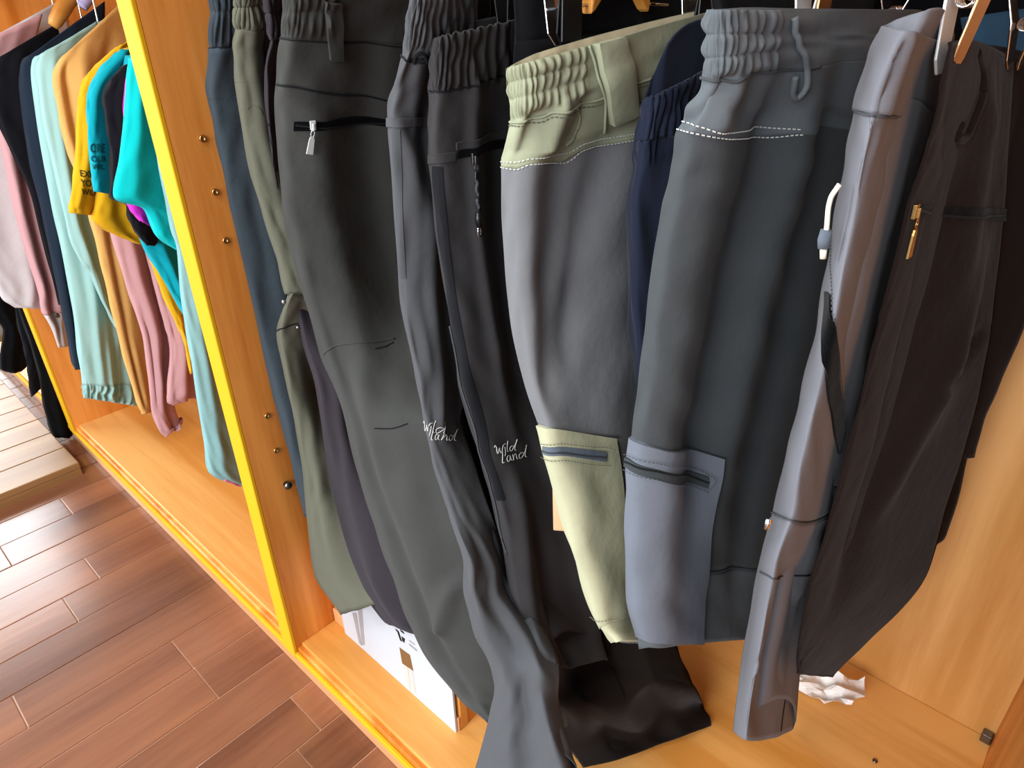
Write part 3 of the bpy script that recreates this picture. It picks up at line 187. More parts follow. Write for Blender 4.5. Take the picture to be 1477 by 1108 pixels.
'pink_sleeve':([[[-2.092,0.4727,1.1526],[-2.07,0.4774,1.1568],[-2.064,0.5051,1.168],[-2.068,0.5531,1.1859],[-2.082,0.6098,1.206]],[[-2.092,0.4515,1.081],[-2.07,0.4529,1.0818],[-2.064,0.4702,1.0808],[-2.068,0.5013,1.0784],[-2.082,0.5386,1.0751]],[[-2.092,0.4438,0.9906],[-2.07,0.4436,0.99],[-2.064,0.4556,0.9825],[-2.068,0.478,0.9688],[-2.082,0.5054,0.9523]],[[-2.092,0.433,0.8961],[-2.07,0.4322,0.8951],[-2.064,0.4422,0.8837],[-2.068,0.4612,0.8632],[-2.082,0.4847,0.8385]],[[-2.092,0.4164,0.7807],[-2.07,0.416,0.7818],[-2.064,0.4266,0.7731],[-2.068,0.4467,0.7563],[-2.082,0.4713,0.7352]],[[-2.092,0.4076,0.6566],[-2.07,0.4073,0.6613],[-2.064,0.418,0.6598],[-2.068,0.4381,0.6538],[-2.082,0.4628,0.6445]],[[-2.092,0.4036,0.5623],[-2.07,0.403,0.5687],[-2.064,0.4126,0.5693],[-2.068,0.4309,0.5663],[-2.082,0.4535,0.5599]],[[-2.092,0.3938,0.51],[-2.07,0.3932,0.5163],[-2.064,0.4029,0.5157],[-2.068,0.4212,0.5101],[-2.082,0.4439,0.5006]],[[-2.092,0.4013,0.4586],[-2.07,0.3998,0.4658],[-2.064,0.4067,0.466],[-2.068,0.4205,0.4615],[-2.082,0.438,0.4531]],[[-2.092,0.3994,0.3964],[-2.07,0.3969,0.4046],[-2.064,0.4009,0.4058],[-2.068,0.41,0.4026],[-2.082,0.4222,0.3954]]],{'T': 0.05, 'folds': [(0.699, 2, 0.588, 8, -0.014, 0.088), (0.464, 3, 0.405, 8, 0.012, 0.143), (0.868, 3, 0.836, 7, 0.01, 0.066)], 'seed': 22, 'back': (-0.915, 0.404, 0), 'gath': []}),
'black_shirt':([[[-2.032,0.4772,1.1192],[-2.01,0.482,1.1246],[-2.004,0.5103,1.1385],[-2.008,0.5597,1.1606],[-2.022,0.618,1.1853]],[[-2.032,0.4517,1.0835],[-2.01,0.4583,1.0881],[-2.004,0.4911,1.0986],[-2.008,0.5475,1.1148],[-2.022,0.6137,1.1326]],[[-2.032,0.4338,0.9963],[-2.01,0.4403,0.9995],[-2.004,0.4723,1.003],[-2.008,0.5274,1.0073],[-2.022,0.5921,1.0113]],[[-2.032,0.4393,0.9179],[-2.01,0.444,0.9208],[-2.004,0.4709,0.921],[-2.008,0.5176,0.9194],[-2.022,0.5727,0.9163]],[[-2.032,0.4479,0.8349],[-2.01,0.4503,0.8375],[-2.004,0.4706,0.8347],[-2.008,0.5065,0.8276],[-2.022,0.5495,0.8179]],[[-2.032,0.4402,0.7331],[-2.01,0.4417,0.7367],[-2.004,0.4592,0.7339],[-2.008,0.4906,0.726],[-2.022,0.5284,0.715]],[[-2.032,0.432,0.6258],[-2.01,0.4324,0.6307],[-2.004,0.4464,0.6282],[-2.008,0.4721,0.6202],[-2.022,0.5034,0.6086]],[[-2.032,0.4228,0.5326],[-2.01,0.4225,0.5384],[-2.004,0.4342,0.5363],[-2.008,0.456,0.5284],[-2.022,0.4828,0.5163]]],{'T': 0.06, 'folds': [(0.588, 1, 0.662, 5, 0.01, 0.088)], 'seed': 23, 'back': (-0.908, 0.418, 0), 'gath': []}),
'navy_shirt':([[[-1.972,0.5128,1.1159],[-1.95,0.5212,1.1247],[-1.944,0.5621,1.1483],[-1.948,0.6321,1.1862],[-1.962,0.7141,1.2289]],[[-1.972,0.4947,1.0857],[-1.95,0.5035,1.0931],[-1.944,0.5448,1.1117],[-1.948,0.6155,1.1412],[-1.962,0.6982,1.1742]],[[-1.972,0.4763,1.0111],[-1.95,0.4842,1.0162],[-1.944,0.5222,1.0258],[-1.948,0.5874,1.0401],[-1.962,0.6637,1.0554]],[[-1.972,0.4568,0.8966],[-1.95,0.4631,0.9],[-1.944,0.4958,0.9012],[-1.948,0.5522,0.901],[-1.962,0.6184,0.8994]],[[-1.972,0.4437,0.7706],[-1.95,0.4485,0.7751],[-1.944,0.476,0.7754],[-1.948,0.5238,0.773],[-1.962,0.5804,0.7682]],[[-1.972,0.4279,0.6404],[-1.95,0.4297,0.6449],[-1.944,0.4479,0.6412],[-1.948,0.4804,0.6314],[-1.962,0.5195,0.6176]],[[-1.972,0.4114,0.5134],[-1.95,0.4119,0.5193],[-1.944,0.4259,0.5163],[-1.948,0.4516,0.5067],[-1.962,0.4828,0.4924]],[[-1.972,0.3964,0.3984],[-1.95,0.396,0.4065],[-1.944,0.407,0.4064],[-1.948,0.4276,0.4006],[-1.962,0.4529,0.3903]],[[-1.972,0.3961,0.3693],[-1.95,0.3954,0.3786],[-1.944,0.4054,0.381],[-1.948,0.4244,0.3793],[-1.962,0.4479,0.3733]]],{'T': 0.06, 'folds': [(0.381, 2, 0.405, 7, 0.008, 0.095)], 'seed': 24, 'back': (-0.905, 0.425, 0), 'gath': []}),
'mint_body':([[[-1.872,0.5093,1.1243],[-1.85,0.5176,1.1312],[-1.844,0.5586,1.1492],[-1.848,0.629,1.1781],[-1.862,0.7118,1.2106]],[[-1.872,0.4938,1.1007],[-1.85,0.5028,1.106],[-1.844,0.5453,1.1185],[-1.848,0.6182,1.1382],[-1.862,0.7037,1.16]],[[-1.872,0.4739,1.004],[-1.85,0.4822,1.0069],[-1.844,0.522,1.0094],[-1.848,0.5903,1.012],[-1.862,0.6705,1.0139]],[[-1.872,0.4481,0.8367],[-1.85,0.4554,0.8401],[-1.844,0.4915,0.8387],[-1.848,0.5534,0.8338],[-1.862,0.6262,0.8264]],[[-1.872,0.438,0.7375],[-1.85,0.4444,0.7408],[-1.844,0.4776,0.736],[-1.848,0.5348,0.7246],[-1.862,0.6022,0.7094]],[[-1.872,0.4169,0.5783],[-1.85,0.4226,0.5835],[-1.844,0.4529,0.5792],[-1.848,0.5054,0.5676],[-1.862,0.5672,0.5512]],[[-1.872,0.3931,0.4521],[-1.85,0.3983,0.4587],[-1.844,0.4263,0.4543],[-1.848,0.4748,0.4417],[-1.862,0.532,0.4236]],[[-1.872,0.3788,0.3659],[-1.85,0.3833,0.3719],[-1.844,0.409,0.3633],[-1.848,0.4535,0.3431],[-1.862,0.506,0.316]],[[-1.872,0.3748,0.3471],[-1.85,0.3788,0.3523],[-1.844,0.4026,0.3406],[-1.848,0.444,0.3154],[-1.862,0.4931,0.2824]],[[-1.872,0.3734,0.3311],[-1.85,0.3768,0.3361],[-1.844,0.3988,0.3232],[-1.848,0.4375,0.2959],[-1.862,0.4833,0.2604]]],{'T': [0.07, 0.07, 0.07, 0.07, 0.07, 0.07, 0.07, 0.07, 0.07, 0.07], 'folds': [(0.515, 2, 0.551, 7, 0.012, 0.059), (0.735, 3, 0.735, 8, -0.012, 0.072), (0.662, 6, 0.662, 8.5, 0.012, 0.037), (0.836, 6, 0.803, 8.5, -0.01, 0.033)], 'gath': [(0, 0.967, 7, 9, 0.0045, 9, 0)], 'seed': 25, 'back': (-0.904, 0.428, 0)}),
'mint_sleeve':([[[-1.822,0.5068,1.1283],[-1.8,0.5098,1.1335],[-1.794,0.5352,1.1464],[-1.798,0.5804,1.1669],[-1.812,0.6345,1.1899]],[[-1.822,0.4917,1.0973],[-1.8,0.4931,1.0993],[-1.794,0.5132,1.1022],[-1.798,0.5497,1.1061],[-1.812,0.5939,1.11]],[[-1.822,0.4725,0.9938],[-1.8,0.473,0.9966],[-1.794,0.4897,0.9981],[-1.798,0.5205,0.9991],[-1.812,0.5581,0.9992]],[[-1.822,0.4581,0.8391],[-1.8,0.4563,0.8433],[-1.794,0.4662,0.8439],[-1.798,0.4857,0.8423],[-1.812,0.5104,0.8385]],[[-1.822,0.4492,0.7527],[-1.8,0.4476,0.7583],[-1.794,0.4576,0.7606],[-1.798,0.4773,0.7609],[-1.812,0.502,0.7589]],[[-1.822,0.4555,0.6838],[-1.8,0.4529,0.6911],[-1.794,0.46,0.6959],[-1.798,0.475,0.6998],[-1.812,0.4945,0.7016]],[[-1.822,0.465,0.6534],[-1.8,0.4613,0.6602],[-1.794,0.4655,0.6627],[-1.798,0.4759,0.6624],[-1.812,0.49,0.6594]],[[-1.822,0.473,0.5719],[-1.8,0.4683,0.5797],[-1.794,0.4696,0.5824],[-1.798,0.4753,0.5821],[-1.812,0.4843,0.5784]],[[-1.822,0.4834,0.5046],[-1.8,0.4781,0.5133],[-1.794,0.4782,0.5166],[-1.798,0.482,0.5167],[-1.812,0.4888,0.5132]]],{'T': 0.05, 'folds': [(0.515, 1, 0.588, 5, 0.012, 0.088), (0.803, 2, 0.803, 6, -0.012, 0.079)], 'seed': 26, 'back': (-0.891, 0.453, 0), 'gath': []}),
'cream_shirt':([[[-1.692,0.5025,1.1242],[-1.67,0.5091,1.134],[-1.664,0.5465,1.1607],[-1.668,0.6113,1.2034],[-1.682,0.6881,1.2518]],[[-1.692,0.4822,1.0952],[-1.67,0.4881,1.1003],[-1.664,0.5227,1.112],[-1.668,0.583,1.1301],[-1.682,0.6544,1.1501]],[[-1.692,0.4728,1.0444],[-1.67,0.4776,1.0472],[-1.664,0.5086,1.0504],[-1.668,0.5628,1.0542],[-1.682,0.6273,1.0576]],[[-1.692,0.4655,0.9782],[-1.67,0.4693,0.9808],[-1.664,0.497,0.9807],[-1.668,0.546,0.9788],[-1.682,0.6045,0.9753]],[[-1.692,0.467,0.9222],[-1.67,0.4694,0.9245],[-1.664,0.4931,0.9214],[-1.668,0.5355,0.9142],[-1.682,0.5864,0.9044]],[[-1.692,0.4671,0.8494],[-1.67,0.4683,0.8525],[-1.664,0.4884,0.8495],[-1.668,0.5249,0.8418],[-1.682,0.5691,0.831]],[[-1.692,0.4661,0.7887],[-1.67,0.4664,0.7927],[-1.664,0.4839,0.7898],[-1.668,0.5161,0.7818],[-1.682,0.5555,0.7704]],[[-1.692,0.459,0.6948],[-1.67,0.4581,0.7],[-1.664,0.4718,0.6976],[-1.668,0.4977,0.6896],[-1.682,0.5299,0.6777]],[[-1.692,0.4515,0.5956],[-1.67,0.4499,0.6021],[-1.664,0.4612,0.6],[-1.668,0.4832,0.5918],[-1.682,0.5108,0.5791]],[[-1.692,0.4446,0.4718],[-1.67,0.4421,0.48],[-1.664,0.4503,0.4787],[-1.668,0.4673,0.4708],[-1.682,0.4892,0.4578]],[[-1.692,0.4421,0.3568],[-1.67,0.4387,0.3679],[-1.664,0.4442,0.371],[-1.668,0.4568,0.3694],[-1.682,0.4736,0.3627]],[[-1.692,0.4453,0.3191],[-1.67,0.4411,0.3303],[-1.664,0.4444,0.3329],[-1.668,0.4533,0.33],[-1.682,0.4659,0.3217]]],{'T': 0.06, 'folds': [(0.345, 1, 0.405, 4, -0.012, 0.071), (0.551, 1, 0.588, 5, 0.012, 0.074), (0.551, 6, 0.588, 10, -0.012, 0.088), (0.77, 1, 0.735, 5, -0.01, 0.069)], 'seed': 27, 'back': (-0.885, 0.465, 0), 'gath': []}),
'mauve_body':([[[-1.602,0.5676,1.1254],[-1.58,0.568,1.1289],[-1.574,0.5906,1.1369],[-1.578,0.6323,1.1492],[-1.592,0.6832,1.1628]],[[-1.602,0.5383,1.0695],[-1.58,0.5396,1.0715],[-1.574,0.5634,1.0725],[-1.578,0.6068,1.0731],[-1.592,0.6596,1.073]],[[-1.602,0.4998,0.9822],[-1.58,0.5025,0.985],[-1.574,0.5293,0.9849],[-1.578,0.5773,0.983],[-1.592,0.635,0.9795]],[[-1.602,0.4818,0.8746],[-1.58,0.4837,0.8775],[-1.574,0.5074,0.8739],[-1.578,0.5502,0.8653],[-1.592,0.6018,0.8535]],[[-1.602,0.4722,0.7887],[-1.58,0.4733,0.7925],[-1.574,0.4942,0.7888],[-1.578,0.5324,0.7791],[-1.592,0.5787,0.7657]],[[-1.602,0.4717,0.7115],[-1.58,0.4715,0.7165],[-1.574,0.4884,0.7132],[-1.578,0.5199,0.7037],[-1.592,0.5588,0.69]],[[-1.602,0.4725,0.6299],[-1.58,0.4719,0.6359],[-1.574,0.4874,0.6326],[-1.578,0.5168,0.6223],[-1.592,0.5531,0.6072]],[[-1.602,0.4732,0.5545],[-1.58,0.4717,0.5621],[-1.574,0.4849,0.5607],[-1.578,0.5104,0.5529],[-1.592,0.5423,0.5402]],[[-1.602,0.4598,0.4589],[-1.58,0.4572,0.4676],[-1.574,0.4665,0.4659],[-1.578,0.4856,0.4567],[-1.592,0.5102,0.4419]],[[-1.602,0.4442,0.371],[-1.58,0.4415,0.3809],[-1.574,0.4501,0.3793],[-1.578,0.4678,0.3697],[-1.592,0.4907,0.3538]],[[-1.602,0.4464,0.3108],[-1.58,0.4439,0.3224],[-1.574,0.4531,0.3238],[-1.578,0.4719,0.3185],[-1.592,0.496,0.3072]],[[-1.602,0.4562,0.2837],[-1.58,0.4534,0.2984],[-1.574,0.4619,0.3082],[-1.578,0.4797,0.3164],[-1.592,0.5028,0.3202]]],{'T': 0.05, 'folds': [(0.515, 4, 0.588, 10, 0.014, 0.088), (0.77, 5, 0.77, 11, -0.012, 0.066), (0.405, 7, 0.662, 10.5, -0.01, 0.074)], 'seed': 28, 'back': (-0.873, 0.487, 0), 'gath': []}),
'mauve_sleeve':([[[-1.542,0.566,1.0703],[-1.52,0.5639,1.0725],[-1.514,0.5796,1.0742],[-1.518,0.6102,1.0757],[-1.532,0.6485,1.0767]],[[-1.542,0.5376,0.929],[-1.52,0.535,0.932],[-1.514,0.5481,0.9307],[-1.518,0.5743,0.926],[-1.532,0.6075,0.919]],[[-1.542,0.526,0.8464],[-1.52,0.5233,0.8505],[-1.514,0.5355,0.849],[-1.518,0.5602,0.8433],[-1.532,0.5916,0.8347]],[[-1.542,0.5136,0.7752],[-1.52,0.5113,0.7811],[-1.514,0.5243,0.7824],[-1.518,0.55,0.7807],[-1.532,0.5826,0.7761]],[[-1.542,0.5079,0.6834],[-1.52,0.5053,0.6905],[-1.514,0.5172,0.6919],[-1.518,0.541,0.6896],[-1.532,0.5714,0.6838]],[[-1.542,0.5062,0.5848],[-1.52,0.5029,0.5934],[-1.514,0.5127,0.5954],[-1.518,0.5331,0.5931],[-1.532,0.5596,0.5868]],[[-1.542,0.5053,0.5332],[-1.52,0.5015,0.542],[-1.514,0.5098,0.5427],[-1.518,0.5278,0.5378],[-1.532,0.5515,0.5282]],[[-1.542,0.4796,0.4534],[-1.52,0.4773,0.4635],[-1.514,0.489,0.4646],[-1.518,0.5123,0.4599],[-1.532,0.5419,0.4498]],[[-1.542,0.4644,0.408],[-1.52,0.4629,0.4191],[-1.514,0.4765,0.4218],[-1.518,0.5028,0.419],[-1.532,0.5357,0.411]],[[-1.542,0.4749,0.392],[-1.52,0.472,0.4031],[-1.514,0.4817,0.4051],[-1.518,0.5017,0.4011],[-1.532,0.5275,0.3916]]],{'T': 0.05, 'folds': [(0.588, 3, 0.662, 8, 0.014, 0.088), (0.836, 3, 0.836, 9, -0.012, 0.066)], 'seed': 29, 'back': (-0.86, 0.51, 0), 'gath': []}),
'yellow_sleeve':([[[-1.472,0.5301,1.1446],[-1.45,0.5267,1.1475],[-1.444,0.5379,1.1537],[-1.448,0.5611,1.1634],[-1.462,0.5911,1.1741]],[[-1.472,0.4949,1.1216],[-1.45,0.4934,1.1244],[-1.444,0.509,1.1294],[-1.448,0.5392,1.1368],[-1.462,0.5768,1.1448]],[[-1.472,0.4706,1.1028],[-1.45,0.469,1.104],[-1.444,0.4833,1.1037],[-1.448,0.511,1.1023],[-1.462,0.5456,1.1]],[[-1.472,0.45,1.0724],[-1.45,0.4486,1.0738],[-1.444,0.4626,1.0729],[-1.448,0.4898,1.0701],[-1.462,0.5236,1.0662]],[[-1.472,0.4341,1.0272],[-1.45,0.4323,1.0292],[-1.444,0.4444,1.0283],[-1.448,0.4682,1.0251],[-1.462,0.4983,1.0204]],[[-1.472,0.4085,0.958],[-1.45,0.4066,0.9609],[-1.444,0.4173,0.9599],[-1.448,0.4387,0.9561],[-1.462,0.4657,0.9501]],[[-1.472,0.3837,0.8994],[-1.45,0.3812,0.9033],[-1.444,0.389,0.9026],[-1.448,0.4054,0.8988],[-1.462,0.4267,0.8925]],[[-1.472,0.3752,0.8792],[-1.45,0.3723,0.8831],[-1.444,0.379,0.8816],[-1.448,0.3933,0.8762],[-1.462,0.412,0.8679]]],{'T': 0.05, 'folds': [(0.515, 2, 0.515, 6, 0.006, 0.081), (0.803, 1, 0.735, 4, -0.01, 0.066)], 'seed': 30, 'back': (-0.873, 0.487, 0), 'gath': []}),
'yellow_body':([[[-1.452,0.53,1.145],[-1.43,0.5292,1.1473],[-1.424,0.5489,1.1517],[-1.428,0.5859,1.1585],[-1.442,0.6317,1.1659]],[[-1.452,0.4912,1.093],[-1.43,0.4925,1.0947],[-1.424,0.5165,1.0956],[-1.428,0.5603,1.096],[-1.442,0.6135,1.0958]],[[-1.452,0.4667,1.025],[-1.43,0.4685,1.0266],[-1.424,0.4931,1.0242],[-1.428,0.5376,1.0186],[-1.442,0.5915,1.011]],[[-1.452,0.4391,0.9555],[-1.43,0.4419,0.9577],[-1.424,0.4682,0.9542],[-1.428,0.5152,0.9463],[-1.442,0.5718,0.9355]],[[-1.452,0.4161,0.8935],[-1.43,0.4196,0.8964],[-1.424,0.4473,0.8925],[-1.428,0.4962,0.8832],[-1.442,0.5549,0.8705]],[[-1.452,0.4032,0.8623],[-1.43,0.4061,0.8647],[-1.424,0.4311,0.8583],[-1.428,0.4758,0.8446],[-1.442,0.5295,0.8268]],[[-1.452,0.4283,0.8326],[-1.43,0.4268,0.8358],[-1.424,0.44,0.8303],[-1.428,0.4656,0.818],[-1.442,0.4977,0.8014]],[[-1.452,0.4668,0.8027],[-1.43,0.4615,0.8082],[-1.424,0.4647,0.8083],[-1.428,0.4744,0.8047],[-1.442,0.4886,0.7979]]],{'T': 0.05, 'folds': [(0.515, 4, 0.735, 6.5, -0.01, 0.074)], 'seed': 31, 'back': (-0.868, 0.497, 0), 'gath': []}),
'yellow_strip':([[[-1.442,0.4776,0.8175],[-1.42,0.4754,0.8221],[-1.414,0.4885,0.8202],[-1.418,0.5144,0.8134],[-1.432,0.5472,0.8031]],[[-1.442,0.4794,0.7744],[-1.42,0.4765,0.7798],[-1.414,0.4876,0.7782],[-1.418,0.5103,0.7715],[-1.432,0.5394,0.7611]],[[-1.442,0.4844,0.699],[-1.42,0.4806,0.7067],[-1.414,0.4894,0.7087],[-1.418,0.5084,0.7073],[-1.432,0.5332,0.7024]],[[-1.442,0.4934,0.6339],[-1.42,0.4885,0.6422],[-1.414,0.4943,0.6436],[-1.418,0.5084,0.6405],[-1.432,0.5278,0.6333]],[[-1.442,0.5012,0.5825],[-1.42,0.4953,0.5912],[-1.414,0.4985,0.5919],[-1.418,0.5084,0.5872],[-1.432,0.5231,0.5776]],[[-1.442,0.4957,0.4997],[-1.42,0.4895,0.5105],[-1.414,0.4914,0.5136],[-1.418,0.4992,0.512],[-1.432,0.5114,0.5055]]],{'T': 0.04, 'seed': 32, 'back': (-0.856, 0.517, 0), 'folds': [], 'gath': []}),
'cyan_sleeve':([[[-1.392,0.5017,1.1411],[-1.37,0.4976,1.1434],[-1.364,0.5066,1.1476],[-1.368,0.5263,1.1538],[-1.382,0.5523,1.1606]],[[-1.392,0.4733,1.1212],[-1.37,0.47,1.1231],[-1.364,0.4804,1.1254],[-1.368,0.502,1.1283],[-1.382,0.5299,1.1311]],[[-1.392,0.4505,1.0968],[-1.37,0.4463,1.0985],[-1.364,0.4528,1.0992],[-1.368,0.4679,1.0993],[-1.382,0.4882,1.0987]],[[-1.392,0.4368,1.0728],[-1.37,0.4323,1.0745],[-1.364,0.4375,1.0741],[-1.368,0.4505,1.0723],[-1.382,0.4683,1.0693]],[[-1.392,0.4266,1.0347],[-1.37,0.4222,1.037],[-1.364,0.4274,1.0369],[-1.368,0.4401,1.0351],[-1.382,0.4575,1.0319]],[[-1.392,0.4144,0.9785],[-1.37,0.4099,0.9817],[-1.364,0.414,0.9817],[-1.368,0.4249,0.9796],[-1.382,0.4401,0.9757]],[[-1.392,0.4076,0.9438],[-1.37,0.403,0.9475],[-1.364,0.4065,0.9477],[-1.368,0.4162,0.9455],[-1.382,0.4302,0.9412]],[[-1.392,0.4044,0.9249],[-1.37,0.3995,0.9286],[-1.364,0.4023,0.9279],[-1.368,0.4109,0.9241],[-1.382,0.4235,0.9179]]],{'T': 0.05, 'folds': [(0.551, 0, 0.515, 3.5, 0.008, 0.11)], 'seed': 33, 'back': (-0.867, 0.499, 0), 'gath': []}),
'cyan_body':([[[-1.357,0.504,1.1397],[-1.335,0.5026,1.1411],[-1.329,0.5203,1.1426],[-1.333,0.5543,1.1443],[-1.347,0.5967,1.146]],[[-1.357,0.4718,1.066],[-1.335,0.4716,1.0675],[-1.329,0.4919,1.0659],[-1.333,0.5297,1.0619],[-1.347,0.5763,1.0564]],[[-1.357,0.4466,0.9776],[-1.335,0.4471,0.98],[-1.329,0.4682,0.9775],[-1.333,0.5071,0.9711],[-1.347,0.5548,0.9622]],[[-1.357,0.4465,0.8922],[-1.335,0.4457,0.8959],[-1.329,0.4628,0.8934],[-1.333,0.4952,0.8861],[-1.347,0.5354,0.8757]],[[-1.357,0.4445,0.8267],[-1.335,0.4429,0.8315],[-1.329,0.4576,0.8294],[-1.333,0.486,0.8222],[-1.347,0.5217,0.8113]],[[-1.357,0.4589,0.77],[-1.335,0.4553,0.7759],[-1.329,0.4647,0.7747],[-1.333,0.4848,0.7683],[-1.347,0.511,0.758]],[[-1.357,0.475,0.7083],[-1.335,0.4696,0.7161],[-1.329,0.4742,0.7177],[-1.333,0.4867,0.7154],[-1.347,0.5043,0.7093]],[[-1.357,0.4865,0.6659],[-1.335,0.4802,0.6751],[-1.329,0.4826,0.6791],[-1.333,0.4914,0.6802],[-1.347,0.5049,0.6778]]],{'T': 0.05, 'folds': [(0.588, 3, 0.662, 6, 0.01, 0.074)], 'seed': 34, 'back': (-0.854, 0.521, 0), 'gath': []}),
'black_tee':([[[-1.322,0.4821,1.1251],[-1.3,0.4779,1.1273],[-1.294,0.4872,1.1304],[-1.298,0.5074,1.1347],[-1.312,0.534,1.1391]],[[-1.322,0.459,1.1058],[-1.3,0.4559,1.1075],[-1.294,0.4673,1.1082],[-1.298,0.4908,1.1084],[-1.312,0.5209,1.108]],[[-1.322,0.4408,1.0841],[-1.3,0.4383,1.0847],[-1.294,0.4507,1.0812],[-1.298,0.4755,1.0742],[-1.312,0.5071,1.0655]],[[-1.322,0.4343,1.0505],[-1.3,0.4315,1.0509],[-1.294,0.4428,1.0454],[-1.298,0.4658,1.0349],[-1.312,0.4953,1.0218]],[[-1.322,0.4279,1.0015],[-1.3,0.4249,1.0021],[-1.294,0.4354,0.9952],[-1.298,0.457,0.9818],[-1.312,0.4848,0.965]],[[-1.322,0.4141,0.9496],[-1.3,0.4118,0.9523],[-1.294,0.4238,0.949],[-1.298,0.4476,0.9411],[-1.312,0.4778,0.9301]],[[-1.322,0.407,0.925],[-1.3,0.4049,0.9273],[-1.294,0.4168,0.9218],[-1.298,0.4406,0.91],[-1.312,0.4707,0.8945]],[[-1.322,0.428,0.9089],[-1.3,0.4241,0.9115],[-1.294,0.4318,0.9062],[-1.298,0.4489,0.8946],[-1.312,0.4716,0.8792]],[[-1.322,0.425,0.8899],[-1.3,0.4213,0.8927],[-1.294,0.4293,0.8873],[-1.298,0.4468,0.8752],[-1.312,0.47,0.8592]],[[-1.322,0.4307,0.8586],[-1.3,0.4257,0.8628],[-1.294,0.4305,0.8599],[-1.298,0.4427,0.8516],[-1.312,0.4597,0.8396]],[[-1.322,0.4429,0.8313],[-1.3,0.4363,0.8371],[-1.294,0.4365,0.8377],[-1.298,0.4416,0.8348],[-1.312,0.4506,0.8288]]],{'T': 0.05, 'folds': [(0.588, 1, 0.588, 5, 0.01, 0.088)], 'seed': 35, 'back': (-0.86, 0.51, 0), 'gath': []}),
'magenta':([[[-1.272,0.4662,1.1136],[-1.25,0.4619,1.1156],[-1.244,0.471,1.1173],[-1.248,0.4908,1.1192],[-1.262,0.5171,1.1207]],[[-1.272,0.4535,1.0838],[-1.25,0.4497,1.0861],[-1.244,0.4598,1.0878],[-1.248,0.4811,1.0892],[-1.262,0.5089,1.0899]],[[-1.272,0.4419,1.0428],[-1.25,0.4387,1.0454],[-1.244,0.4497,1.0457],[-1.248,0.4725,1.0445],[-1.262,0.5019,1.042]],[[-1.272,0.423,0.9797],[-1.25,0.4205,0.9827],[-1.244,0.4328,0.9815],[-1.248,0.4575,0.9771],[-1.262,0.4889,0.9704]],[[-1.272,0.4124,0.9303],[-1.25,0.4099,0.9336],[-1.244,0.4219,0.931],[-1.248,0.4458,0.9237],[-1.262,0.4764,0.9135]],[[-1.272,0.4151,0.9074],[-1.25,0.4115,0.9106],[-1.244,0.4202,0.9062],[-1.248,0.4388,0.896],[-1.262,0.4632,0.882]],[[-1.272,0.4238,0.8888],[-1.25,0.4183,0.8928],[-1.244,0.4215,0.8901],[-1.248,0.4313,0.8823],[-1.262,0.4458,0.8711]]],{'T': 0.04, 'seed': 36, 'back': (-0.855, 0.519, 0), 'folds': [], 'gath': []}),
'cyan_tee':([[[-1.222,0.4589,1.1416],[-1.2,0.4552,1.1439],[-1.194,0.4667,1.1479],[-1.198,0.4905,1.1537],[-1.212,0.5214,1.16]],[[-1.222,0.449,1.1209],[-1.2,0.4459,1.1223],[-1.194,0.4588,1.1229],[-1.198,0.4849,1.123],[-1.212,0.5182,1.1224]],[[-1.222,0.4292,1.0617],[-1.2,0.4274,1.0641],[-1.194,0.443,1.0644],[-1.198,0.4733,1.0633],[-1.212,0.5114,1.0609]],[[-1.222,0.4032,0.9995],[-1.2,0.4031,1.0021],[-1.194,0.4226,0.9998],[-1.198,0.4589,0.9938],[-1.212,0.5038,0.9854]],[[-1.222,0.3792,0.9452],[-1.2,0.3813,0.9484],[-1.194,0.4057,0.9456],[-1.198,0.45,0.9382],[-1.212,0.5037,0.9277]],[[-1.222,0.4179,0.9196],[-1.2,0.4162,0.9218],[-1.194,0.4314,0.9146],[-1.198,0.461,0.8998],[-1.212,0.4982,0.8806]],[[-1.222,0.4264,0.8708],[-1.2,0.4239,0.8753],[-1.194,0.4373,0.8728],[-1.198,0.4639,0.865],[-1.212,0.4978,0.8535]],[[-1.222,0.4557,0.8367],[-1.2,0.4503,0.8427],[-1.194,0.4565,0.8429],[-1.198,0.4716,0.8392],[-1.212,0.4925,0.8321]]],{'T': 0.05, 'folds': [(0.515, 1, 0.464, 4, 0.006, 0.1)], 'seed': 37, 'back': (-0.851, 0.525, 0), 'gath': []}),
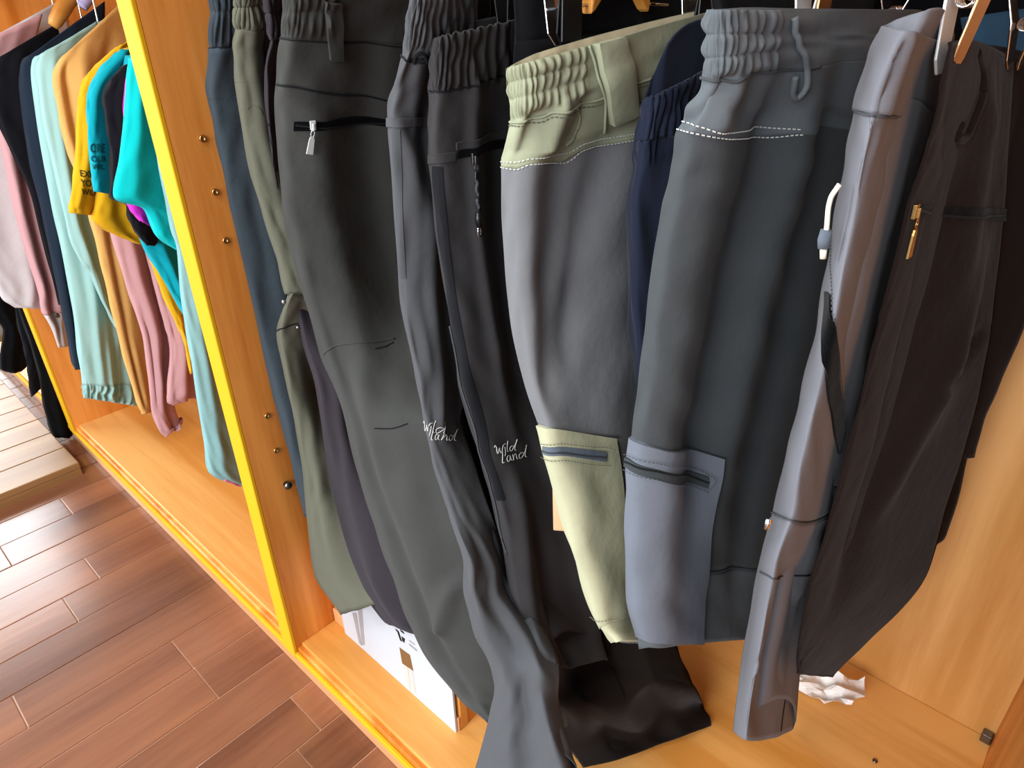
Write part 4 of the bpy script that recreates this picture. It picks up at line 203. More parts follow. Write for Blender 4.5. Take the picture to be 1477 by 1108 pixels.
'teal_long':([[[-1.152,0.4536,1.1923],[-1.13,0.4491,1.1938],[-1.124,0.4592,1.1976],[-1.128,0.4812,1.2037],[-1.142,0.5101,1.2107]],[[-1.152,0.4504,1.1007],[-1.13,0.4467,1.1029],[-1.124,0.459,1.1042],[-1.128,0.4844,1.1051],[-1.142,0.5173,1.1054]],[[-1.152,0.4338,0.9924],[-1.13,0.4309,0.9955],[-1.124,0.4446,0.994],[-1.128,0.4722,0.9892],[-1.142,0.5074,0.9819]],[[-1.152,0.4279,0.895],[-1.13,0.4249,0.8997],[-1.124,0.4377,0.8979],[-1.128,0.4639,0.8913],[-1.142,0.4975,0.8811]],[[-1.152,0.4286,0.8578],[-1.13,0.4253,0.8631],[-1.124,0.4377,0.8612],[-1.128,0.4631,0.854],[-1.142,0.4959,0.8429]],[[-1.152,0.4134,0.7669],[-1.13,0.411,0.7734],[-1.124,0.425,0.7706],[-1.128,0.4529,0.7607],[-1.142,0.4884,0.7459]],[[-1.152,0.4063,0.6912],[-1.13,0.4043,0.6988],[-1.124,0.4193,0.6951],[-1.128,0.4487,0.6831],[-1.142,0.4858,0.665]],[[-1.152,0.3947,0.5843],[-1.13,0.3932,0.5933],[-1.124,0.4094,0.5884],[-1.128,0.4405,0.5731],[-1.142,0.4794,0.5504]],[[-1.152,0.3866,0.4981],[-1.13,0.3854,0.5083],[-1.124,0.4021,0.5025],[-1.128,0.4339,0.4847],[-1.142,0.4736,0.4584]],[[-1.152,0.3813,0.4376],[-1.13,0.3805,0.4495],[-1.124,0.3977,0.4457],[-1.128,0.4305,0.4303],[-1.142,0.4713,0.4064]],[[-1.152,0.3955,0.41],[-1.13,0.3936,0.4221],[-1.124,0.4084,0.4175],[-1.128,0.4372,0.4004],[-1.142,0.4735,0.3743]],[[-1.152,0.4304,0.3732],[-1.13,0.4258,0.3874],[-1.124,0.4344,0.3869],[-1.128,0.4536,0.3762],[-1.142,0.4792,0.3572]]],{'T': 0.035, 'folds': [(0.515, 4, 0.515, 10, 0.006, 0.081)], 'seed': 38, 'back': (-0.845, 0.534, 0), 'gath': []}),
'far_black':([[[-2.337,0.5581,1.1065],[-2.315,0.5583,1.1083],[-2.309,0.5732,1.1111],[-2.313,0.6006,1.1151],[-2.327,0.634,1.1193]],[[-2.337,0.4926,0.8774],[-2.315,0.4935,0.8803],[-2.309,0.509,0.8806],[-2.313,0.537,0.8793],[-2.327,0.5707,0.8764]],[[-2.337,0.4226,0.6218],[-2.315,0.4241,0.6259],[-2.309,0.4394,0.6233],[-2.313,0.4667,0.6157],[-2.327,0.4994,0.6047]],[[-2.337,0.3887,0.4631],[-2.315,0.3904,0.4684],[-2.309,0.4053,0.4652],[-2.313,0.4318,0.4558],[-2.327,0.4634,0.4422]],[[-2.337,0.3825,0.3535],[-2.315,0.3841,0.3596],[-2.309,0.3987,0.3562],[-2.313,0.4246,0.3457],[-2.327,0.4555,0.3303]],[[-2.337,0.3727,0.2398],[-2.315,0.3742,0.2468],[-2.309,0.3884,0.2432],[-2.313,0.4136,0.2316],[-2.327,0.4437,0.2145]],[[-2.337,0.3556,0.1489],[-2.315,0.3573,0.1565],[-2.309,0.3717,0.1524],[-2.313,0.3971,0.1396],[-2.327,0.4273,0.1208]],[[-2.337,0.347,0.0714],[-2.315,0.3485,0.0811],[-2.309,0.3618,0.081],[-2.313,0.3854,0.0743],[-2.327,0.4137,0.0622]],[[-2.337,0.3461,0.0301],[-2.315,0.3465,0.0397],[-2.309,0.3565,0.0384],[-2.313,0.3749,0.0294],[-2.327,0.3972,0.0145]],[[-2.337,0.3579,0.0163],[-2.315,0.3562,0.0264],[-2.309,0.3603,0.0264],[-2.313,0.369,0.0195],[-2.327,0.3804,0.0068]]],{'T': 0.06, 'folds': [(0.588, 4, 0.662, 8, 0.01, 0.088)], 'seed': 39, 'back': (-0.926, 0.377, 0), 'gath': []}),
'far_black_short':([[[-2.422,0.588,1.0923],[-2.4,0.5864,1.0938],[-2.394,0.5959,1.0955],[-2.398,0.6147,1.0978],[-2.412,0.6383,1.1]],[[-2.422,0.5025,0.8096],[-2.4,0.5017,0.8125],[-2.394,0.5115,0.8116],[-2.398,0.5304,0.808],[-2.412,0.5538,0.8023]],[[-2.422,0.419,0.5202],[-2.4,0.4187,0.5253],[-2.394,0.4282,0.5241],[-2.398,0.4461,0.5181],[-2.412,0.4679,0.5087]],[[-2.422,0.3862,0.3962],[-2.4,0.3862,0.4024],[-2.394,0.3959,0.4008],[-2.398,0.4138,0.3938],[-2.412,0.4356,0.3826]],[[-2.422,0.376,0.3064],[-2.4,0.3754,0.3135],[-2.394,0.3831,0.3125],[-2.398,0.3977,0.3059],[-2.412,0.4156,0.2949]],[[-2.422,0.3655,0.238],[-2.4,0.3649,0.2465],[-2.394,0.3719,0.2483],[-2.398,0.3853,0.2458],[-2.412,0.402,0.2392]],[[-2.422,0.3508,0.1796],[-2.4,0.3503,0.1896],[-2.394,0.3575,0.1945],[-2.398,0.3712,0.1967],[-2.412,0.3881,0.1951]],[[-2.422,0.3456,0.1388],[-2.4,0.3447,0.1498],[-2.394,0.3504,0.1564],[-2.398,0.3617,0.1612],[-2.412,0.3759,0.1625]]],{'T': 0.05, 'folds': [], 'seed': 40, 'back': (-0.926, 0.377, 0), 'gath': []}),
'far_black_left':([[[-2.492,0.5244,1.0768],[-2.47,0.5263,1.078],[-2.464,0.5447,1.0789],[-2.468,0.5774,1.0796],[-2.482,0.6165,1.0799]],[[-2.492,0.4443,0.8297],[-2.47,0.4477,0.8318],[-2.464,0.4687,0.8292],[-2.468,0.5052,0.8229],[-2.482,0.5483,0.8143]],[[-2.492,0.3614,0.5633],[-2.47,0.3664,0.5668],[-2.464,0.3899,0.5619],[-2.468,0.4301,0.5503],[-2.482,0.4771,0.5349]],[[-2.492,0.3373,0.4385],[-2.47,0.3409,0.4432],[-2.464,0.3597,0.4389],[-2.468,0.3921,0.4276],[-2.482,0.4301,0.4119]],[[-2.492,0.3536,0.3548],[-2.47,0.355,0.3614],[-2.464,0.3676,0.3608],[-2.468,0.3899,0.3552],[-2.482,0.4166,0.3456]],[[-2.492,0.3321,0.3008],[-2.47,0.334,0.3069],[-2.464,0.3474,0.3038],[-2.468,0.3712,0.2939],[-2.482,0.3993,0.2791]],[[-2.492,0.3075,0.2373],[-2.47,0.3098,0.2447],[-2.464,0.324,0.2437],[-2.468,0.3488,0.2368],[-2.482,0.3781,0.2253]],[[-2.492,0.3288,0.209],[-2.47,0.3276,0.2174],[-2.464,0.3321,0.2187],[-2.468,0.3413,0.2153],[-2.482,0.3529,0.2077]]],{'T': 0.05, 'folds': [(0.588, 3, 0.588, 7, 0.01, 0.088)], 'seed': 41, 'back': (-0.934, 0.357, 0), 'gath': []}),
'far_pale':([[[-2.572,0.5287,1.0557],[-2.55,0.5302,1.0571],[-2.544,0.547,1.058],[-2.548,0.5772,1.0588],[-2.562,0.6132,1.0591]],[[-2.572,0.4359,0.7817],[-2.55,0.438,0.7842],[-2.544,0.4545,0.7822],[-2.548,0.4837,0.7766],[-2.562,0.5183,0.7687]],[[-2.572,0.3428,0.5068],[-2.55,0.3462,0.5109],[-2.544,0.3644,0.5072],[-2.548,0.3959,0.4974],[-2.562,0.4327,0.4838]],[[-2.572,0.3244,0.3984],[-2.55,0.3268,0.4036],[-2.544,0.3417,0.4004],[-2.548,0.3675,0.3909],[-2.562,0.398,0.3773]],[[-2.572,0.3197,0.329],[-2.55,0.3206,0.3352],[-2.544,0.3305,0.3335],[-2.548,0.3483,0.326],[-2.562,0.3697,0.3144]],[[-2.572,0.3251,0.2882],[-2.55,0.3242,0.296],[-2.544,0.329,0.2982],[-2.548,0.3386,0.2968],[-2.562,0.3507,0.2918]]],{'T': 0.04, 'seed': 42, 'back': (-0.935, 0.355, 0), 'folds': [], 'gath': []}),
'shade_fill_deep_c':([[[-0.4683,1.0582,1.2501],[-0.429,1.0457,1.2478],[-0.3353,1.0442,1.2431],[-0.2071,1.05,1.2369],[-0.0874,1.0622,1.2313]],[[-0.4566,1.0582,1.1835],[-0.4168,1.0457,1.1834],[-0.3215,1.0442,1.1827],[-0.1916,1.05,1.1814],[-0.0706,1.0622,1.1802]],[[-0.4341,1.0582,1.1137],[-0.3957,1.0457,1.1159],[-0.3034,1.0442,1.1193],[-0.177,1.05,1.1233],[-0.059,1.0622,1.1267]],[[-0.4071,1.0582,1.0219],[-0.37,1.0457,1.0271],[-0.2804,1.0442,1.0358],[-0.1574,1.05,1.0466],[-0.0421,1.0622,1.056]]],{'T': 0.02, 'seed': 53, 'back': (-0.178, 0.984, 0), 'folds': [], 'gath': []}),
}

TB = {n: Tube(r, **k) for n, (r, k) in TUBE_DATA.items()}
def asf(v):
    if isinstance(v, (int, float)): return lambda u: np.full(np.shape(u), float(v))
    a = sorted(v); us = [p[0] for p in a]; ss = [p[1] for p in a]
    return lambda u: np.interp(u, us, ss)
def shell(name, tn, s0, s1, mat, parent, nu=40, per=7, solid=.0016, label=None, off=0, nb=14, front_only=False, u0=0., u1=1.):
    t = TB[tn]; f0, f1 = asf(s0), asf(s1)
    uf = np.linspace(u0, u1, nu + 1); ub = np.linspace(u1, u0, nb + 2)[1:-1] if not front_only else np.zeros(0)
    sp = float(np.max(np.abs(f1(uf) - f0(uf)))); nv = max(3, int(sp * per))
    tt = np.linspace(0, 1, nv + 1)[:, None]
    sf = f0(uf)[None] * (1 - tt) + f1(uf)[None] * tt
    A = t.front(np.broadcast_to(uf, sf.shape), sf, off)
    if len(ub):
        sb = f0(ub)[None] * (1 - tt) + f1(ub)[None] * tt
        A = np.concatenate([A, t.rear(np.broadcast_to(ub, sb.shape), sb)], 1)
    m = A.shape[1]; V = A.reshape(-1, 3); F = []
    for i in range(nv):
        for j in range(m if len(ub) else m - 1):
            k = (j + 1) % m; F.append((i * m + j, i * m + k, (i + 1) * m + k, (i + 1) * m + j))
    return mesh(name, V, F, mat, parent, solid=solid, label=label)
def patch(name, tn, rows, mat, parent, off=.0025, nu=12, per=6, label=None, sub=None, puff=0):
    """rows: [(uvL,uvR),...] from top to bottom; a raised panel with its own edge thickness"""
    t = TB[tn]; R = np.array(rows, float); n = len(R); nv = (n - 1) * per + 1
    q = np.linspace(0, n - 1, nv); L = interp(R[:, 0], q) if n > 2 else R[0, 0] + (R[1, 0] - R[0, 0]) * q[:, None]
    G = interp(R[:, 1], q) if n > 2 else R[0, 1] + (R[1, 1] - R[0, 1]) * q[:, None]
    a = np.linspace(0, 1, nu + 1)
    UV = L[:, None] + (G - L)[:, None] * a[None, :, None]
    pf = off + puff * (np.sin(np.pi * a)[None, :] * np.sin(np.pi * np.linspace(0, 1, nv))[:, None]) ** .6
    T = t.front(UV[..., 0], UV[..., 1], 0) + t.normal(UV[..., 0], UV[..., 1]) * pf[..., None]
    B = t.front(UV[..., 0], UV[..., 1], -.001)
    m = nu + 1; V = np.concatenate([T.reshape(-1, 3), B.reshape(-1, 3)]); o = m * nv; F = []
    for i in range(nv - 1):
        for j in range(nu): F.append((i * m + j, i * m + j + 1, (i + 1) * m + j + 1, (i + 1) * m + j))
    bd = list(range(m)) + [i * m + nu for i in range(1, nv)] + [(nv - 1) * m + j for j in range(nu - 1, -1, -1)] + [i * m for i in range(nv - 2, 0, -1)]
    for a_, b_ in zip(bd, bd[1:] + bd[:1]): F.append((b_, a_, a_ + o, b_ + o))
    ob = mesh(name, V, F, mat, parent, label=label)
    mod = ob.modifiers.new('edge', 'EDGE_SPLIT'); mod.split_angle = math.radians(50)
    return ob
def path(tn, uvs, n=40, off=.001):
    uv = crs(uvs, n); return TB[tn].front(uv[:, 0], uv[:, 1], off)
def seam(name, tn, uvs, mat, parent, r=.0011, n=40, off=.0006, label=None):
    V, F = rope(path(tn, uvs, n, off), r, 6); return mesh(name, V, F, mat, parent, label=label)
def stitches(name, tn, uvs, mat, parent, step=.0042, r=.0005, off=.0012):
    P = path(tn, uvs, 200, off); d = np.r_[0, np.cumsum(np.linalg.norm(np.diff(P, axis=0), axis=1))]; a = Acc(); x = 0
    while x + step * .6 < d[-1]:
        q = [[np.interp(v, d, P[:, i]) for i in range(3)] for v in (x, x + step * .6)]
        a.add(*rope(q, r, 4)); x += step
    o = a.make(name, mat, parent, smooth=False); o['kind'] = 'stuff'; return o
def frame_at(tn, uv, off=0.):
    u, s = np.array([uv[0]]), np.array([uv[1]]); t = TB[tn]; p = t.front(u, s, off)[0]; n = t.normal(u, s)[0]
    dn = np.array([0, 0, -1.]); dn = dn - n * dn.dot(n); dn /= np.linalg.norm(dn); ac = np.cross(dn, n); return p, n, dn, ac
def zip_pull(tn, uv, mat_slider, mat_tab, parent, L=.022, w=.0035, lean=0.):
    p, n, d, a = frame_at(tn, uv, .003)
    sl = Acc(); sl.add(*obox(p + n * .001, a * .0035, d * .0055, n * .0016)); sl.add(*obox(p + n * .0035 + d * .001, a * .0013, d * .004, n * .0012))
    so = sl.make('zip_slider', mat_slider, parent, smooth=False, bevel=.0006)
    dd = d + a * lean; dd /= np.linalg.norm(dd); aa = np.cross(dd, n)
    t0 = p + n * .004 + dd * .006
    tb = Acc(); q = [t0 + dd * (.003 + .004 * math.sin(x)) + aa * .0022 * math.cos(x) for x in np.linspace(0, 6.28, 17)[:-1]]
    tb.add(*rope(q, .0006, 6, closed=True))
    c = t0 + dd * (.007 + L / 2)
    hw = w
    V = [c + aa * s * (hw * k) + dd * L / 2 * e + n * h for e, k in ((-1, .55), (-.6, .8), (1, 1.)) for s in (-1, 1) for h in (-.0009, .0009)]
    F = []
    for i in (0, 4): F += [(i, i + 4, i + 6, i + 2), (i + 1, i + 3, i + 7, i + 5), (i, i + 1, i + 5, i + 4), (i + 2, i + 6, i + 7, i + 3)]
    F += [(0, 2, 3, 1), (8, 9, 11, 10)]
    tb.add(V, F)
    o = tb.make('zip_tab', mat_tab, so, smooth=False, bevel=.0004); return so
def uvmap_text(tn, body, o, e, up, mat, parent, name='printed_text', size_y=1., off=.0035, sp=1.0, bold=True):
    """flat lettering laid onto the cloth between baseline start o and end e; up = top-left"""
    cu = bpy.data.curves.new('lettering', 'FONT'); cu.body = body; cu.space_line = sp; cu.align_x = 'LEFT'; cu.resolution_u = 3
    cu.offset = .018 if bold else 0
    to = bpy.data.objects.new('lettering', cu); COL.objects.link(to); bpy.context.view_layer.update()
    me = bpy.data.meshes.new_from_object(to.evaluated_get(bpy.context.evaluated_depsgraph_get()))
    bpy.data.objects.remove(to)
    bm = bmesh.new(); bm.from_mesh(me); bmesh.ops.triangulate(bm, faces=bm.faces[:]); bmesh.ops.subdivide_edges(bm, edges=bm.edges[:], cuts=2); bm.to_mesh(me); bm.free()
    V = np.array([v.co[:] for v in me.vertices]); F = [list(p.vertices) for p in me.polygons]; bpy.data.meshes.remove(me)
    wx = V[:, 0].max(); y0 = V[:, 1].min(); hy = V[:, 1].max() - y0
    o, e, up = map(np.array, (o, e, up))
    UV = o + (V[:, :1] / wx) * (e - o) + ((V[:, 1:2] - y0) / hy) * (up - o)
    return mesh(name, TB[tn].front(UV[:, 0], UV[:, 1], off), F, mat, parent)
WILD = [[(0, .62), (.05, .78), (.10, .55), (.12, .12), (.17, .05), (.24, .5), (.27, .1), (.33, .05), (.42, .6), (.50, .74)],
        [(.50, .50), (.505, .15), (.49, -.15), (.45, -.3)], [(.515, .72), (.522, .78)],
        [(.62, .98), (.61, .5), (.605, .08), (.66, .02)],
        [(.86, .42), (.78, .46), (.72, .25), (.75, .03), (.82, .08), (.90, .5), (.95, 1.02), (.92, .5), (.92, .1), (.98, .02)]]
LAND = [[(.08, 1.0), (.06, .6), (.04, .2), (.05, .02), (.11, .05)],
        [(.36, .42), (.28, .48), (.21, .25), (.24, .04), (.32, .12), (.37, .45), (.37, .12), (.42, .04)],
        [(.48, .48), (.49, .2), (.48, .02), (.54, .4), (.61, .46), (.63, .2), (.64, .04), (.69, .06)],
        [(.88, .40), (.80, .46), (.73, .25), (.76, .03), (.84, .08), (.92, .5), (.97, 1.02), (.94, .5), (.94, .1), (1.0, .04)]]
def logo(tn, box1, box2, mat, parent):
    a = Acc()
    for strokes, (o, e, up) in ((WILD, box1), (LAND, box2)):
        o, e, up = map(np.array, (o, e, up))
        for st in strokes:
            P = np.array([o + x * (e - o) + y * (up - o) for x, y in st]); a.add(*rope(path(tn, P, max(6, 6 * len(st)), .001), .0005, 5))
    return a.make('embroidered_logo', mat, parent, label='pale grey embroidered lettering reading Wild land')
# ------------------------------------------------------------------ materials
def newmat(name):
    m = bpy.data.materials.new(name); m.use_nodes = True; nt = m.node_tree; return m, nt, nt.nodes['Principled BSDF']
def N(nt, t, **k):
    n = nt.nodes.new(t)
    for a, b in k.items():
        if a.startswith('i_'): n.inputs[a[2:].replace('_', ' ')].default_value = b
        else: setattr(n, a, b)
    return n
def coords(nt, scale, kind='Object'):
    tc = N(nt, 'ShaderNodeTexCoord'); mp = N(nt, 'ShaderNodeMapping'); mp.inputs['Scale'].default_value = scale
    nt.links.new(tc.outputs[kind], mp.inputs['Vector']); return mp
def fabric(name, c, rough=.85, sheen=.06, bump=.3, spec=0.0, var=.06, trans=0):
    m, nt, b = newmat(name); c = lin(c)
    b.inputs['Roughness'].default_value = rough; b.inputs['Specular IOR Level'].default_value = spec
    b.inputs['Sheen Weight'].default_value = sheen; b.inputs['Sheen Roughness'].default_value = .45
    mp = coords(nt, (1, 1, 1)); n1 = N(nt, 'ShaderNodeTexNoise'); n1.inputs['Scale'].default_value = 14; n1.inputs['Detail'].default_value = 4
    nt.links.new(mp.outputs[0], n1.inputs['Vector'])
    mx = N(nt, 'ShaderNodeMixRGB', blend_type='MIX'); mx.inputs[1].default_value = tuple(x * (1 - var) for x in c) + (1,); mx.inputs[2].default_value = tuple(min(1, x * (1 + var)) for x in c) + (1,)
    nt.links.new(n1.outputs[0], mx.inputs[0]); nt.links.new(mx.outputs[0], b.inputs['Base Color'])
    n2 = N(nt, 'ShaderNodeTexNoise'); n2.inputs['Scale'].default_value = 45; n2.inputs['Detail'].default_value = 3
    n3 = N(nt, 'ShaderNodeTexNoise'); n3.inputs['Scale'].default_value = 1400; n3.inputs['Detail'].default_value = 1
    nt.links.new(mp.outputs[0], n2.inputs['Vector']); nt.links.new(mp.outputs[0], n3.inputs['Vector'])
    b1 = N(nt, 'ShaderNodeBump'); b1.inputs['Strength'].default_value = bump; b1.inputs['Distance'].default_value = .004
    b2 = N(nt, 'ShaderNodeBump'); b2.inputs['Strength'].default_value = .12; b2.inputs['Distance'].default_value = .0006
    nt.links.new(n2.outputs[0], b1.inputs['Height']); nt.links.new(n3.outputs[0], b2.inputs['Height'])
    nt.links.new(b1.outputs[0], b2.inputs['Normal']); nt.links.new(b2.outputs[0], b.inputs['Normal'])
    return m
def plain(name, c, rough=.5, metal=0, spec=.5):
    m, nt, b = newmat(name); b.inputs['Base Color'].default_value = lin(c) + (1,); b.inputs['Roughness'].default_value = rough
    b.inputs['Metallic'].default_value = metal; b.inputs['Specular IOR Level'].default_value = spec; return m
def wood(name, light, dark, axis=2, freq=9., rough=.38, stretch=.07, spec=.4, per_object=0, figure=2.2, contrast=(.25, .75)):
    m, nt, b = newmat(name)
    sc = [freq] * 3; sc[axis] = freq * stretch; mp = coords(nt, sc)
    if per_object:
        oi = N(nt, 'ShaderNodeObjectInfo'); mu = N(nt, 'ShaderNodeVectorMath', operation='SCALE'); cb = N(nt, 'ShaderNodeCombineXYZ')
        for i in range(3): nt.links.new(oi.outputs['Random'], cb.inputs[i])
        mu.inputs[3].default_value = 37.; nt.links.new(cb.outputs[0], mu.inputs[0]); ad = N(nt, 'ShaderNodeVectorMath', operation='ADD')
        nt.links.new(mp.outputs[0], ad.inputs[0]); nt.links.new(mu.outputs[0], ad.inputs[1]); vec = ad.outputs[0]
    else: vec = mp.outputs[0]
    n0 = N(nt, 'ShaderNodeTexNoise'); n0.inputs['Scale'].default_value = .55; n0.inputs['Detail'].default_value = 2; nt.links.new(vec, n0.inputs['Vector'])
    mt = N(nt, 'ShaderNodeMath', operation='MULTIPLY'); mt.inputs[1].default_value = figure * 4; nt.links.new(n0.outputs[0], mt.inputs[0])
    fr = N(nt, 'ShaderNodeMath', operation='PINGPONG'); fr.inputs[1].default_value = 1; nt.links.new(mt.outputs[0], fr.inputs[0])
    n1 = N(nt, 'ShaderNodeTexNoise'); n1.inputs['Scale'].default_value = 9; n1.inputs['Detail'].default_value = 6; n1.inputs['Roughness'].default_value = .65; nt.links.new(vec, n1.inputs['Vector'])
    ma = N(nt, 'ShaderNodeMath', operation='MULTIPLY_ADD'); ma.inputs[1].default_value = .55; nt.links.new(n1.outputs[0], ma.inputs[0])
    mb = N(nt, 'ShaderNodeMath', operation='MULTIPLY'); mb.inputs[1].default_value = .45; nt.links.new(fr.outputs[0], mb.inputs[0]); nt.links.new(mb.outputs[0], ma.inputs[2])
    rp = N(nt, 'ShaderNodeValToRGB'); rp.color_ramp.elements[0].position = contrast[0]; rp.color_ramp.elements[1].position = contrast[1]
    rp.color_ramp.elements[0].color = lin(dark) + (1,); rp.color_ramp.elements[1].color = lin(light) + (1,)
    nt.links.new(ma.outputs[0], rp.inputs[0]); out = rp.outputs[0]
    if per_object:
        hs = N(nt, 'ShaderNodeHueSaturation'); mr = N(nt, 'ShaderNodeMapRange'); mr.inputs[3].default_value = 1 - per_object; mr.inputs[4].default_value = 1 + per_object
        nt.links.new(oi.outputs['Random'], mr.inputs[0]); nt.links.new(mr.outputs[0], hs.inputs['Value']); nt.links.new(out, hs.inputs['Color']); out = hs.outputs[0]
    nt.links.new(out, b.inputs['Base Color'])
    b.inputs['Roughness'].default_value = rough; b.inputs['Specular IOR Level'].default_value = spec
    bp = N(nt, 'ShaderNodeBump'); bp.inputs['Strength'].default_value = .06; bp.inputs['Distance'].default_value = .002
    nt.links.new(n1.outputs[0], bp.inputs['Height']); nt.links.new(bp.outputs[0], b.inputs['Normal']); return m
m_wood_v = wood('orange_wood_upright', '#e89a4a', '#c06f24', 2, 7., figure=2.6, contrast=(.3, .7))
m_wood_x = wood('orange_wood_lengthwise', '#e6ad64', '#cf8c40', 0, 7., figure=2.0, contrast=(.3, .7))
m_wood_back = wood('back_panel_wood', '#dfae70', '#bf8848', 2, 5., figure=3.0, contrast=(.32, .68))
m_wood_box = wood('box_wood', '#e2a052', '#d08a3c', 0, 7.)
m_edge = plain('yellow_edge_band', '#d9a51c', .7, spec=.12)
m_plinth = wood('plinth_wood', '#d9a070', '#c98d5e', 0, 8., rough=.45)
m_floor = wood('red_floor_plank', '#8c5c42', '#6a4230', 1, 9., rough=.2, per_object=.2, figure=1.6, spec=.5)
m_gap = plain('floor_joint_dust', '#b98a6c', .8)
m_slab = plain('sub_floor', '#6a3524', .5)
m_platform = wood('platform_wood', '#a07a50', '#86623c', 1, 8., rough=.4, per_object=.06)
m_hanger = wood('hanger_wood', '#e0a050', '#cc8636', 1, 12., rough=.35)
m_chrome = plain('chrome', '#dfe3e8', .14, 1); m_silver = plain('bright_silver', '#dfe2e4', .42, .35); m_steel = plain('dark_steel', '#77797c', .3, 1)
m_brass = plain('brass', '#c8a468', .3, 1); m_blackplastic = plain('black_plastic', '#101114', .35); m_copper = plain('warm_metal_plate', '#d8a878', .28, 1)
m_white = plain('white_card', '#bcc3cd', .55); m_paper = plain('crumpled_paper', '#f3f0ee', .7)
m_ink = plain('black_ink', '#1c1c1c', .7, spec=.1); m_grey_ink = plain('grey_print', '#9a9496', .7, spec=.1); m_brown_ink = plain('brown_print', '#7a5836', .7, spec=.1); m_pale_ink = plain('pale_print', '#cdbdb6', .7, spec=.1)
m_thread = plain('pale_thread', '#cfd2d0', .6); m_cream = plain('cream_enamel', '#ece5d0', .35)
m_inktee = plain('tee_print_ink', '#3a3020', .8, spec=.1); m_inkcyan = plain('cyan_tee_print_ink', '#12444c', .8, spec=.1)
def F(n, c, **k): return fabric(n, c, **k)
f_slate = F('slate_cloth', '#3d464e'); f_olive = F('olive_grey_cloth', '#5f6054'); f_plum = F('plum_grey_cloth', '#38343a')
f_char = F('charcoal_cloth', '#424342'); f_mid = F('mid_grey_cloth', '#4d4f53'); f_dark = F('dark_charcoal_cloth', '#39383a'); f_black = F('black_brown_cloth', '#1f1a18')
f_green = F('sage_cloth', '#929780', var=.04); f_greyleg = F('grey_leg_cloth', '#6e7074'); f_pocket = F('pale_khaki_cloth', '#a9aa8f', var=.04)
f_lining = F('cream_lining', '#cfc6a6'); f_peach = F('peach_lining', '#bd9c78')
f_navy = F('navy_cloth', '#232838'); f_cargo = F('steel_grey_cloth', '#5a6065'); f_cargo_d = F('dark_grey_cloth', '#44484b'); f_cargo_p = F('blue_grey_pocket_cloth', '#676d78')
f_right = F('grey_brown_cloth', '#6c6e76'); f_rdark = F('shaded_and_dark_brown_cloth', '#211b1a'); f_blk = F('black_cloth', '#101012'); f_zip = F('zip_tape', '#0c0d0f', rough=.6)  # dark brown cloth colour also carries the right front panel's shade
f_zipblue = F('blue_grey_zip_tape', '#5c6470', rough=.5); f_zipdark = F('grey_zip_tape', '#3c4144', rough=.5)
f_seamdark = F('dark_seam', '#1e1f22'); f_midseam = F('mid_seam', '#46494d'); f_navyblue = F('petrol_blue_cloth', '#2f4a60')
f_pink = F('pale_pink_cloth', '#c99a9e'); f_white = F('white_cloth', '#c6c0c2'); f_rose = F('rose_cloth', '#b87f85'); f_bk = F('black_shirt_cloth', '#17171b'); f_nv = F('dark_navy_cloth', '#222b38')
f_mint = F('mint_cloth', '#93b9b6'); f_cream = F('buff_yellow_cloth', '#c79a5a'); f_mauve = F('mauve_pink_cloth', '#b08588'); f_yel = F('mustard_cloth', '#cb991c')
f_cyan = F('cyan_cloth', '#1396a6'); f_cyan2 = F('bright_turquoise_cloth', '#12b4b8'); f_mag = F('magenta_cloth', '#bb30ae'); f_teal = F('pale_teal_cloth', '#7ba3a5'); f_pale = F('pale_blue_cloth', '#a3b2b9')
f_hotpink = F('coral_pink_trim', '#cc7085')

# ------------------------------------------------------------------ setting: floor
Y0, ZB, YB = .392, .075, 1.09          # cabinet front, base board top, back panel
o = mesh('floor', *box(-7, 3, -5, 3, -.05, -.012), m_slab, smooth=False); tag(o, kind='structure', label='glossy red-brown plank floor')
floor = o
mesh('joint_filler', *box(-3.7, 1.1, -2.2, .5, -.012, -.0015), m_gap, floor, smooth=False, label='pale dusty joints between planks')
random.seed(4)
PITCH = .1065; X0 = -.737
fixed = {3: [.248], 4: [.247], 2: [.345 - .9], 1: [.345], 5: [-.03], 6: [-.42], 7: [.13], 8: [.213], 9: [.083 - .8], 10: [.083], 11: [.256]}
for k in range(-17, 28):
    xa, xb = X0 - PITCH * (k + 1) + .0009, X0 - PITCH * k - .0009
    cuts = sorted(fixed.get(k, [random.uniform(-.5, .38)])); b0 = cuts[0]; ys = [.47]
    for c in cuts[::-1]: ys.append(c)
    while ys[-1] > -2.1: ys.append(ys[-1] - random.choice([.9, .9, .75, .6]))
    for ya, yb in zip(ys[1:], ys[:-1]):
        if yb - ya < .02: continue
        h = random.uniform(-.0006, .0004)
        mesh('floor_plank', *box(xa, xb, ya + .0009, yb - .0009, -.01, h), m_floor, floor, smooth=False, bevel=.0012)
# ------------------------------------------------------------------ wardrobe
cab = thing('open_wardrobe', 'long open orange wooden wardrobe with yellow edge bands, clothes hanging in its bays', 'wardrobe', (-1.0, .74, 0))
mesh('plinth', *box(-4.2, .14, Y0 + .004, Y0 + .02, 0, .045), m_plinth, cab, smooth=False, bevel=.002, label='salmon wood plinth strip along the floor')
mesh('edge_band', *box(-4.2, .14, Y0 - .002, Y0 + .006, .045, .058), m_edge, cab, smooth=False, bevel=.002, label='yellow band along the base front')
mesh('base_nosing', *box(-4.2, .14, Y0 + .006, Y0 + .03, .045, .068), m_wood_v, cab, smooth=False, bevel=.003)
bays = [(-.985, .095), (-2.25, -1.03), (-4.2, -2.295)]
for a, b in bays: mesh('base_board', *box(a, b, Y0 + .016, YB, .05, ZB), m_wood_x, cab, smooth=False, bevel=.002)
mesh('back_panel', *box(-4.2, .14, YB, YB + .018, 0, 2.05), m_wood_back, cab, smooth=False)
